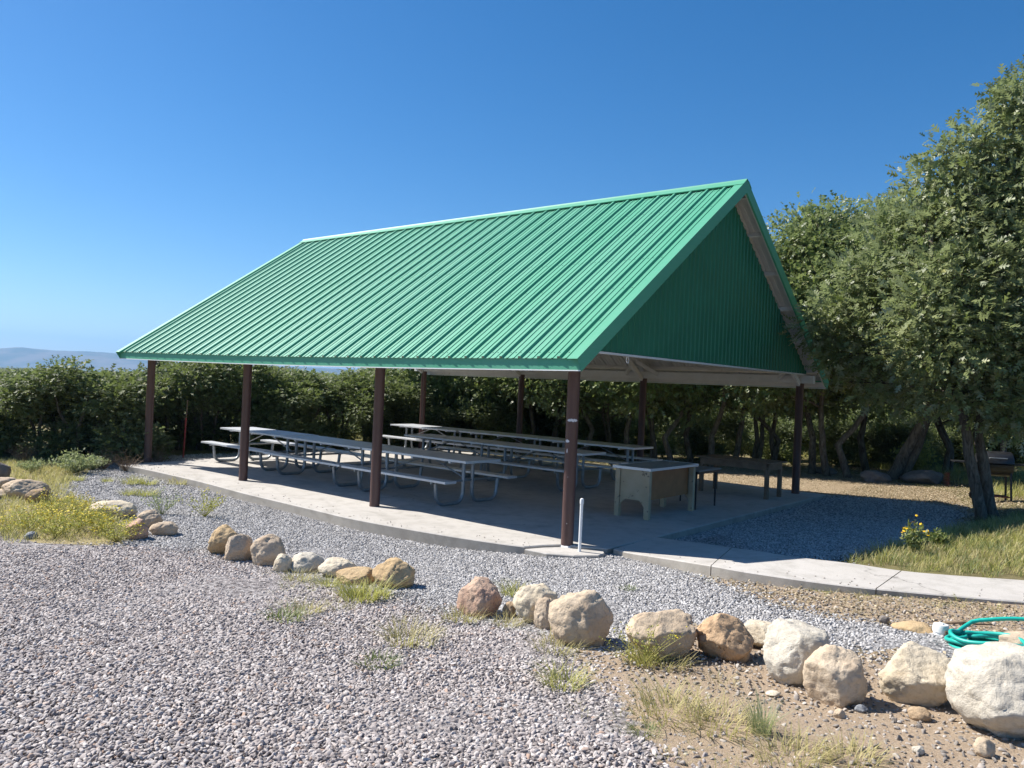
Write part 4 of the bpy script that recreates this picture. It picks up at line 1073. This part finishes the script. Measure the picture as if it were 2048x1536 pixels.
def gravel(zone,x0,x1,y0,y1,dens,s0,s1,coll,name,label,maxd=99,mind=0,keep=1.0,edge=.18):
    X,Y=samples(x0,x1,y0,y1,dens); Z=zt(X,Y); k=view_ok(X,Y,Z)
    X,Y,Z=X[k],Y[k],Z[k]; dd=to_px(np.stack([X,Y,Z],-1))[:,2]
    k=(dd<maxd)&(dd>=mind)&~in_concrete(X,Y); X,Y,Z=X[k],Y[k],Z[k]
    jx,jy=X+R.normal(size=len(X))*edge+soft(X,Y,.25),Y+R.normal(size=len(X))*edge+soft(Y,X,.25)
    zn=zones(jx,jy,zt(jx,jy))
    k=zone(zn)&(R.rand(len(X))<keep); X,Y,Z=X[k],Y[k],Z[k]
    rot,sc=rot_scl(len(X),s0,s1); 
    return np.stack([X,Y,Z+sc[:,0]*.18],-1),rot,sc
gc=source('pebble_coarse',[gravel_stone(s,M['gravel_c']) for s in range(600,608)])
gf=source('pebble_fine',[gravel_stone(s,M['gravel_f']) for s in range(610,616)])
gd=source('pebble_dusty',[gravel_stone(s,M['gravel_d']) for s in range(620,626)])
cz=lambda z: z['coarse']; fz_=lambda z: z['fine']&~z['coarse']
def cat3(*a): return [np.concatenate(q) for q in zip(*a)]
A=cat3(gravel(cz,-13,8,-9,1,1950,.010,.025,gc,'','',12.5),gravel(cz,-16,8,-9,1,700,.016,.031,gc,'','',24,12.5))
scatter('coarse_gravel',*A,gc,8,'mauve grey crushed stone spread over the drive in the foreground','gravel')
B=cat3(gravel(fz_,-14,8,-7,10,1900,.010,.023,gf,'','',14),gravel(fz_,-16,8,-7,10,800,.016,.028,gf,'','',26,14))
scatter('fine_gravel',*B,gf,6,'finer blue grey gravel between the boulders and the concrete pad','gravel')
C=cat3(gravel(lambda z:z['dirt'],-1,9,-8,2.5,330,.006,.018,gd,'','',13),gravel(lambda z:z['dirt'],-1,9,-8,2.5,110,.010,.028,gc,'','',13),gravel(lambda z:z['dry'],-16,-2,-6,3,60,.012,.03,gd,'','',20))
# a few stones kicked on to the pad and the path
k_=fr[R.randint(0,len(fr),150)]; e_=R.exponential(.16,150)+.03
q_=np.stack([k_[:,0]+R.normal(size=150)*.25,k_[:,1]+e_+.04,np.full(150,.004)],-1)
i_=R.randint(0,len(pn),90); f_=np.clip(R.exponential(.16,90),.04,.9)[:,None]; w_=pn[i_]*(1-f_)+pf[i_]*f_; w_=np.concatenate([w_,pathz(w_[:,0],0)[:,None]+.004],1)
k_=inpoly(q_[:,0],q_[:,1],[(p[0],p[1]) for p in pad]); S_=np.concatenate([q_[k_],w_]); r_,c_=rot_scl(len(S_),.006,.014,.2)
C=cat3(C,(S_,r_,c_))
scatter('loose_pebbles',*C,gd,6,'loose dusty pebbles strewn over the bare dirt and concrete edges','pebbles')
# leaf litter on the bare earth and under the trees
def chip_mesh(seed):
    rs=np.random.RandomState(seed); n=7; P=rs.normal(size=(n,3))*np.array([.05,.05,.004])+np.array([0,0,.01]); D=unit(rs.normal(size=(n,3))*np.array([1,1,.25])); N=unit(rs.normal(size=(n,3))*.3+np.array([0,0,1]))
    V,Fc,k=leaves(P,D,N,.022+.022*rs.rand(n),'simple'); return np_mesh('fallen_leaf',V,Fc,M['litter'],False,None,{'tint':np.repeat(rs.rand(n),k)})
gl=source('fallen_leaf',[chip_mesh(s) for s in range(630,636)])
X,Y=samples(-14,10,9.2,24,60); Z=zt(X,Y); k=view_ok(X,Y,Z); X,Y,Z=X[k],Y[k],Z[k]
X2,Y2=samples(.5,7,5,13,170); Z2=zt(X2,Y2); zn=zones(X2,Y2,Z2); k=~zn['fine']&~in_concrete(X2,Y2); X=np.r_[X,X2[k]];Y=np.r_[Y,Y2[k]];Z=np.r_[Z,Z2[k]]
X2,Y2=samples(.8,7,-2.5,2.4,260); Z2=zt(X2,Y2); zn=zones(X2,Y2,Z2); k=zn['dirt']&~in_concrete(X2,Y2)&(R.rand(len(X2))<.5); X=np.r_[X,X2[k]];Y=np.r_[Y,Y2[k]];Z=np.r_[Z,Z2[k]]
rot,sc=rot_scl(len(X),.6,1.2,.1); scatter('leaf_litter',np.stack([X,Y,Z+.004],-1),rot,sc,gl,6,'dry fallen leaves covering the ground under the oaks','leaf litter')

def tuft(seed,n,h,spread,mat,lean=.55,wd=.007,name='grass_tuft'):
    rs=np.random.RandomState(seed); V=[];Fc=[];tt=[]
    a=rs.rand(n)*6.28; r0=spread*.5*np.sqrt(rs.rand(n)); bx,by=r0*np.cos(a),r0*np.sin(a)
    hh=h*(.45+.6*rs.rand(n)); ln=lean*(.3+rs.rand(n)); b=a+rs.normal(size=n)*.7; w_=wd*(.7+.7*rs.rand(n))
    for i in range(n):
        dx,dy=math.cos(b[i]),math.sin(b[i]); sx,sy=-dy,dx; o=len(V); t_=rs.rand()
        for s_,ww in ((0,1),(.4,.85),(.75,.55)):
            c=(bx[i]+dx*ln[i]*hh[i]*s_**1.7,by[i]+dy*ln[i]*hh[i]*s_**1.7,hh[i]*s_*(1-.18*ln[i]*s_)-.01)
            V+= [(c[0]-sx*w_[i]*ww,c[1]-sy*w_[i]*ww,c[2]),(c[0]+sx*w_[i]*ww,c[1]+sy*w_[i]*ww,c[2])]
        V.append((bx[i]+dx*ln[i]*hh[i],by[i]+dy*ln[i]*hh[i],hh[i]*(1-.18*ln[i])-.01)); tt+=[t_]*7
        Fc+=[(o,o+1,o+3),(o,o+3,o+2),(o+2,o+3,o+5),(o+2,o+5,o+4),(o+4,o+5,o+6)]
    return np_mesh(name,np.array(V),np.array(Fc),mat,False,None,{'tint':tt})
# meadow grasses that nobody could count
def grass_field(name,polys,x0,x1,y0,y1,dens,coll,nv,s0,s1,label,cat='grass',extra=None):
    X,Y=samples(x0,x1,y0,y1,dens); Z=zt(X,Y); k=view_ok(X,Y,Z)&~in_concrete(X,Y); X,Y,Z=X[k],Y[k],Z[k]
    jx,jy=X+R.normal(size=len(X))*.1,Y+R.normal(size=len(X))*.1
    q=to_px(np.stack([jx,jy,zt(jx,jy)],-1)); k=np.zeros(len(X),bool)
    for p_ in polys: k|=inpoly(q[:,0],q[:,1],p_)
    if extra is not None: k&=soft(X,Y,1)>extra
    X,Y,Z=X[k],Y[k],Z[k]; rot,sc=rot_scl(len(X),s0,s1,.08); scatter(name,np.stack([X,Y,Z],-1),rot,sc,coll,nv,label,cat)
sg=source('blade_green',[tuft(s,16,.22,.12,M['grass_green'],.6,.005,'blade_clump') for s in range(640,645)])
sgm_=source('blade_bank',[tuft(s,14,.20,.18,m_,.8,.004,'blade_clump') for s,m_ in zip(range(660,668),(M['grass_green'],M['grass_dry'],M['grass_green'],M['grass_yg'],M['grass_dry'],M['grass_green'],M['grass_yg'],M['grass_dry']))])
sd=source('blade_dry',[tuft(s,16,.17,.16,M['grass_dry'],.8,.004,'blade_clump') for s in range(645,650)])
sds=source('blade_sparse',[tuft(s,24,.14,.28,m_,1.2,.002,'blade_clump') for s,m_ in zip(range(670,674),(M['grass_dry'],M['grass_dry'],M['grass_yg'],M['grass_dry']))])
sy=source('blade_mixed',[tuft(s,26,.20,.26,m_,1.0,.0028,'blade_clump') for s,m_ in zip(range(650,655),(M['grass_yg'],M['grass_dry'],M['grass_yg'],M['grass_green'],M['grass_dry']))])
Z_GR=[(1690,1128),(1760,1100),(1850,1085),(1930,1055),(2000,1040),(2120,1020),(2700,1000),(2700,1205),(2250,1170),(2048,1157),(1850,1143),(1760,1132)]
grass_field('grass',[Z_GR],2,8.5,1,9,120,sgm_,8,.45,.95,'green and straw coloured grass on the bank above the path')
grass_field('dry_grass',[Z_DRY],-18,-4,-6,12,60,sd,5,.5,1.1,'short dry yellow grass at the far left','dry grass')
Z_UND=[(240,920),(700,880),(1300,890),(1700,930),(1900,960),(1990,1000),(2300,1000),(2300,800),(240,800)]
grass_field('undergrowth',[Z_UND],-22,14,9.6,34,16,sy,5,.9,1.9,'yellow green weeds and grass on the woodland floor','undergrowth',-.12)
Z_SP=[(1100,1300),(1300,1300),(1560,1400),(1640,1536),(1700,1700),(1250,1700),(1200,1450),(1080,1360)]
Z_SP2=[(540,1150),(800,1200),(900,1260),(860,1300),(740,1300),(560,1220)]
Z_SP3=[(1400,1150),(1600,1182),(2048,1208),(2048,1240),(1650,1225)]
grass_field('sparse_weeds',[Z_SP,Z_SP2,Z_SP3],-6,6.5,-8,1.5,30,sds,4,.3,.75,'sparse dry weeds between the stones beside the boulders','weeds',-.05)

# individual weeds and flowering plants
TY=[tuft(s,150,.17,.26,M['grass_yg'],1.1,.0026) for s in (701,702)]; TG=[tuft(s,110,.11,.24,M['grass_green'],1.2,.0032) for s in (703,704)]; TD=[tuft(s,170,.15,.30,M['grass_dry'],1.1,.0022) for s in (705,706)]; TS_=[tuft(707,150,.42,.14,M['sage'],.6,.0022)]
GW='weeds growing in the gravel'
WEEDS=[(480,990,TD,1.5,'dry straw tuft against the pad edge left of the second front post'),(265,968,TY,1.5,'yellow green weed patch left of two similar ones near the pad corner'),(297,970,TY,1.2,'yellow weed patch just right of the widest one near the pad corner'),(360,968,TD,1.7,'straw coloured tuft beside the sunlit pad edge'),
 (256,990,TY,1.0,'small yellow weed below the two patches near the pad corner'),(292,992,TY,1.35,'yellow weed patch below the straw tuft, amid open gravel'),(215,964,TY,.8,'tiny pale weed alone near the gravel mound top'),(152,962,TY,1.1,'green yellow weed at the mound edge below the sage plant'),
 (700,1190,TY,1.0,'weed tuft at the foot of the golden slab shaped stone'),(722,1202,TY,1.3,'bright yellow green tuft in front of the large brown boulder'),(655,1172,TY,.9,'weed tuft at the foot of the cream boulder of the middle row'),(600,1160,TD,1.1,'dry weed tuft at the foot of the white flaky boulder'),(570,1240,TG,1.3,'spreading green weed alone in the drive below the middle boulders'),(610,1225,TD,1.0,'dry weed right of the spreading green one'),
 (760,1330,TG,1.1,'low green weed in the open drive'),(820,1285,TD,1.4,'straw coloured weed above the low green one in the drive'),(1128,1372,TY,1.1,'pale weed in the drive below the big round boulder'),(1115,1300,TD,1.2,'dry grass at the left foot of the big round boulder'),
 (1290,1468,TG,.7,'small dark green weed among pebbles near the bottom'),(1335,1430,TD,1.5,'wide dry tuft on the edge of the bare dirt'),(1440,1455,TD,1.4,'dry tuft in the centre of the bare dirt'),(1522,1470,TS_,.75,'upright grey green grass clump left of the tall tan boulder'),(1585,1520,TD,1.2,'dry tuft near the bottom edge on the bare dirt'),(1700,1520,TD,1.0,'dry tuft below the tall tan boulder near the bottom edge'),
 (1330,1330,TD,1.2,'dry weed against the wide angular tan boulder'),(1280,1325,TY,1.0,'green yellow weed at the left foot of the wide angular tan boulder'),(925,1240,TD,1.1,'dry weed left of the blocky reddish boulder'),(1015,1250,TD,.9,'dry weed in front of the small brown stone'),(1258,1180,TG,.7,'tiny green weed alone on the fine gravel'),(1385,1138,TD,.8,'tiny dry weed at the near edge of the path'),(1030,1190,TY,1.1,'thin yellow weed behind the blocky reddish boulder'),(740,1195,TY,1.6,'tall yellow weed leaning on the large brown boulder')]
for i,(px,py,src,s_,lb) in enumerate(WEEDS):
    o=link('weed_tuft',src[i%len(src)],None,hit(px,py)); o.rotation_euler=(0,0,i*1.3); o.scale=(s_,s_,s_*.9); tag(o,lb,'weed',GW)
def flower_bush(seed,n,h,w,mat,nf,fmat,fr=.014,ls=.045):
    rs=np.random.RandomState(seed); a=rs.rand(n)*6.28; rr=np.sqrt(rs.rand(n)); tip=np.stack([w*rr*np.cos(a),w*rr*np.sin(a),h*(1-.45*rr**2)*(.75+.35*rs.rand(n))],-1)
    k=14; t=rs.uniform(.25,1,(n,k)); P=(tip[:,None]*t[...,None]**np.array([1,1,.8])).reshape(-1,3)+rs.normal(size=(n*k,3))*.015
    D=unit(rs.normal(size=(n*k,3))+np.array([0,0,.9])); N=unit(rs.normal(size=(n*k,3))+np.array([0,0,.6]))
    V,Fc,q=leaves(P,D,N,ls*(.6+.7*rs.rand(n*k)),'simple')
    me=np_mesh('foliage',V,Fc,mat,False,None,{'tint':np.repeat(rs.rand(n*k),q)})
    mb=MB()
    for i in range(0,n): mb.tube([(0,0,0),tip[i]*.55+(0,0,.03*h),tip[i]],[.0028,.002,.001],3,cap=False)
    st=bpy.data.meshes.new('stem'); st.from_pydata(mb.v,[],mb.f); st.materials.append(mat); at_=st.attributes.new('tint','FLOAT','POINT'); at_.data.foreach_set('value',np.full(len(st.vertices),.4,'f'))
    mb=MB()
    for i in rs.choice(n,nf,replace=True):
        c=tip[i]+rs.normal(size=3)*.03+np.array([0,0,.012]); nn=unit(rs.normal(size=3)*.5+np.array([-.2,-.3,1])); e1=unit(np.cross(nn,[1,.2,0])); e2=np.cross(nn,e1); r_=fr*(.7+.6*rs.rand())
        mb.add([c+nn*.004]+[c+r_*(1 if q%2 else .7)*(math.cos(q*math.pi/5)*e1+math.sin(q*math.pi/5)*e2) for q in range(10)],[(0,1+q,1+(q+1)%10) for q in range(10)])
    fl=bpy.data.meshes.new('blossom'); fl.from_pydata(mb.v,[],mb.f); fl.materials.append(fmat)
    return me,st,fl
def plant(name,ms,loc,rz,s_,label,group=None):
    o=empty(name,loc,rz); o.scale=(s_,s_,s_)
    for n_,m in zip(('foliage','stem','blossom'),ms): 
        if len(m.polygons): link(n_,m,o)
    return tag(o,label,'plant',group)
FB=[flower_bush(s,44,.32,.38,M['grass_yg'],110,M['flower'],.013,.026) for s in (801,802,803)]
GF='yellow flowering bushes at the left'
for i,(px,py,s_,lb) in enumerate([(105,1030,1.0,'yellow flowering bush right of the broad tan boulder, farthest back'),(60,1062,1.05,'yellow flowering bush at the left end of the flower patch'),(112,1076,1.1,'yellow flowering bush in the middle of the patch, nearest the drive'),(158,1062,1.05,'densest yellow flowering bush in the middle of the patch'),(205,1068,1.15,'tall yellow green flowering bush left of the rusty brown boulder'),(232,1084,.9,'yellow green bush at the right end of the patch touching the rusty boulder'),(150,1022,.8,'straw yellow bush at the back of the patch on the gravel'),(20,1070,.6,'small yellow bush in the dry grass at the left picture edge'),(185,1040,.85,'yellow flowering bush in front of the pale flat boulder')]):
    plant('flowering_bush',FB[i%3],hit(px,py),i*1.7,s_,lb,GF)
LB=flower_bush(811,24,.34,.28,M['grass_yg'],30,M['flower'],.010,.028)
plant('flowering_weed',LB,hit(410,1034),.4,1.25,'loose yellow green weed with tiny flowers left of the golden brown boulder')
plant('flowering_weed',flower_bush(812,24,.38,.28,M['sage'],6,M['flower'],.008,.026),hit(324,1030),1.4,1.15,'airy green weed behind the trio of boulders by the yellow flowers')
plant('flowering_weed',flower_bush(813,16,.36,.34,M['grass_yg'],14,M['flower'],.007,.022),hit(1285,1330),.4,1.0,'thin yellow weed growing up the left face of the wide angular tan boulder')
sgm=flower_bush(821,80,.42,.50,M['sage'],1,M['flower'],.004,.05)
plant('sage_plant',sgm,hit(150,947),.2,1.15,'grey green sage plant at the mound edge left of the pad corner','sage plants'); plant('sage_plant',sgm,hit(185,940),2.2,.8,'smaller grey green sage plant nearest the pad corner','sage plants')
plant('sage_plant',sgm,hit(65,945),4.0,.7,'pale yellow green bush in the dry grass under the left scrub oaks','sage plants')
plant('flowering_plant',flower_bush(831,26,.40,.17,M['grass_green'],16,M['flower_or'],.024,.05),hit(1828,1108),.3,1.0,'leafy green plant with orange yellow flowers at the edge of the grass bank')
plant('flowering_plant',flower_bush(832,30,.22,.18,M['grass_green'],0,M['flower_or'],.02,.05),hit(1875,1095),.3,1.0,'leafy green weed without flowers on the grass bank')
GB=flower_bush(841,70,.75,.55,M['grass_yg'],0,M['flower'],.02,.07); GG=flower_bush(842,70,.8,.6,M['grass_green'],0,M['flower'],.02,.08)
for i,(px,dd,src,s_,lb) in enumerate([(1835,25,GB,1.5,'bright yellow green bush in the sun behind the leaning oak'),(1330,28,GG,1.0,'green shrub between the trunks above the cream desk'),(1515,28,GB,1.0,'yellow green shrub deep between the trunks left of the corner post'),(1590,27,GG,1.0,'green shrub deep between the trunks behind the corner post'),(900,28,GG,1.1,'green shrub under the oaks behind the rear tables'),(760,27,GG,1.0,'green shrub behind the third front post'),(700,25.6,GB,.9,'pale shrub behind the benches of the front row')]):
    plant('forest_shrub',src,base(px,dd),i,s_,lb,'shrubs on the woodland floor')

# wood far behind that reads as one mass
def joined(c,t):
    bm=bmesh.new(); bm.from_mesh(c); me=bpy.data.meshes.new('far_tree'); bm.to_mesh(me); bm.free(); return me
fw_src=source('far_crown',[OAK[0][0],OAK[2][0],SCR[0][0],SCR[1][0]])
P=[];sc=[]
for px in np.arange(-600,2700,48):
    for dd in (33,38,44):
        if dd==33 and 1230<px<1720: continue
        q=px+R.uniform(-25,25); p=base(q,dd*R.uniform(.94,1.06)); k=np.interp(q,[-500,300,800,1000,1500,2600],[.36,.36,.48,.75,1.0,1.15]); P.append(p); sc.append((1.15*max(k,.8),1.15*max(k,.8),k*R.uniform(.85,1.08)))
P=np.array(P); sc=np.array(sc); rot=np.stack([np.zeros(len(P)),np.zeros(len(P)),R.uniform(0,6.28,len(P))],-1)
P[:,2]-=1.15*sc[:,2]
scatter('background_wood',P,rot,sc,source('far_oak',[OAK[0][0],OAK[1][0],OAK[2][0],OAK[3][0]]),4,'dense oak wood closing the view far behind the shelter','wood')

P=[];sc=[]
for px in np.arange(820,2400,30):
    if 1230<px<1720 and R.rand()<.65: continue
    q=px+R.uniform(-20,20); P.append(base(q,R.uniform(27,31))); k=R.uniform(.5,.85); sc.append((k*1.2,k*1.2,k))
P=np.array(P); sc=np.array(sc); rot=np.stack([np.zeros(len(P)),np.zeros(len(P)),R.uniform(0,6.28,len(P))],-1)
scatter('understory',P,rot,sc,source('young_oak',[SCR[0][0],SCR[1][0],SCR[2][0]]),3,'leafy young growth filling the gaps between the oak trunks','understory')
# ------------------------------------------------------------------ mountain and haze
def mountain():
    D=5200.0; prof=[(-900,716),(-400,700),(-150,699),(0,697),(40,694),(75,698),(110,701),(180,703),(240,707),(330,715),(430,724),(600,734),(900,748),(1300,765)]
    xs=np.array([p[0] for p in prof],float); ysr=np.array([p[1] for p in prof],float)
    cols=np.linspace(-900,1300,180); rows=np.linspace(0,1,26); V=[]
    for i,c in enumerate(cols):
        py=np.interp(c,xs,ysr); top=CAM+ray(c,py)*D; hd=top-CAM; hd[2]=0; hd/=np.linalg.norm(hd)
        zb=-30
        for t in rows:
            f=math.sin(min(1,t/.6)*math.pi/2)**1.3 if t<=.6 else math.cos((t-.6)/.4*math.pi/2)
            q=top-hd*(1-t/.6)*900 if t<=.6 else top+hd*(t-.6)/.4*900
            nz=mnoise.fractal(Vector((q[0]*.0016,q[1]*.0016,1)),1,2,5)
            V.append((q[0],q[1],zb+(top[2]-zb)*f*(1+.10*nz*math.sin(math.pi*min(1,t/.6))*(t<.6))+ (2*mnoise.noise(Vector((c*.05,7,0))) if abs(t-.6)<.03 else 0)))
    n=len(rows); I=np.arange(len(cols)*n).reshape(len(cols),n); Fc=np.stack([I[:-1,:-1],I[1:,:-1],I[1:,1:],I[:-1,1:]],-1).reshape(-1,4)
    t=NT('mountain_scrub'); v=t.world(); c=t.mix(t.ramp(t.noise(v,.004,8,.65),[(.4,0),(.6,1)]),(.20,.165,.12),(.09,.10,.06)); t.set(c,.95,0,.1)
    me=np_mesh('mountain',np.array(V),Fc,t.mat,True); return tag(link('mountain',me),kind='structure')
mountain()
def haze():
    mb=MB(); mb.box((-9500,-9500,-60),(9500,9500,320)); 
    mt=bpy.data.materials.new('haze_air'); mt.use_nodes=True; nt=mt.node_tree; nt.nodes.remove(nt.nodes['Principled BSDF'])
    v=nt.nodes.new('ShaderNodeVolumePrincipled'); v.inputs['Color'].default_value=(.30,.60,1.0,1); v.inputs['Density'].default_value=HAZE; v.inputs['Anisotropy'].default_value=.2
    nt.links.new(v.outputs[0],nt.nodes['Material Output'].inputs['Volume'])
    o=mb.build('haze',mt); return tag(o,'thin blue air between the shelter and the distant mountain','haze',None,'stuff')
HAZE=.00015
haze()

# ------------------------------------------------------------------ light, sky, camera
sv=Vector((-.87,-.30,1.0)).normalized()
EL=math.asin(sv.z); AZ=math.atan2(sv.x,sv.y)
sun=bpy.data.lights.new('sun','SUN'); sun.energy=5.0; sun.angle=rad(.53); sun.color=(1,.955,.89)
so=bpy.data.objects.new('sun',sun); COL.objects.link(so); so.rotation_euler=(-sv).to_track_quat('-Z','Y').to_euler(); so.location=(0,0,30)
W=bpy.data.worlds.new('World'); scene.world=W; W.use_nodes=True; nt=W.node_tree
sky=nt.nodes.new('ShaderNodeTexSky'); sky.sky_type='NISHITA'; sky.sun_disc=False; sky.sun_elevation=EL; sky.sun_rotation=AZ; sky.altitude=1800; sky.air_density=1.0; sky.dust_density=1.5; sky.ozone_density=3.0
hs=nt.nodes.new('ShaderNodeHueSaturation'); hs.inputs['Saturation'].default_value=1.36; nt.links.new(sky.outputs[0],hs.inputs['Color']); nt.links.new(hs.outputs[0],nt.nodes['Background'].inputs[0]); nt.nodes['Background'].inputs[1].default_value=.080
cam=bpy.data.cameras.new('camera'); co=bpy.data.objects.new('camera',cam); COL.objects.link(co); scene.camera=co
cam.sensor_fit='HORIZONTAL'; cam.sensor_width=36; cam.lens=F/2048*36; cam.clip_start=.05; cam.clip_end=30000
mw=Matrix(((_rt[0],_up[0],-_fw[0],CX),(_rt[1],_up[1],-_fw[1],CY),(_rt[2],_up[2],-_fw[2],CZ),(0,0,0,1))); co.matrix_world=mw
scene.view_settings.view_transform='Standard'; scene.view_settings.look='None'; scene.view_settings.exposure=.80; scene.view_settings.gamma=1
scene.cycles.max_bounces=8; scene.cycles.transparent_max_bounces=8
scene.cycles.volume_bounces=0
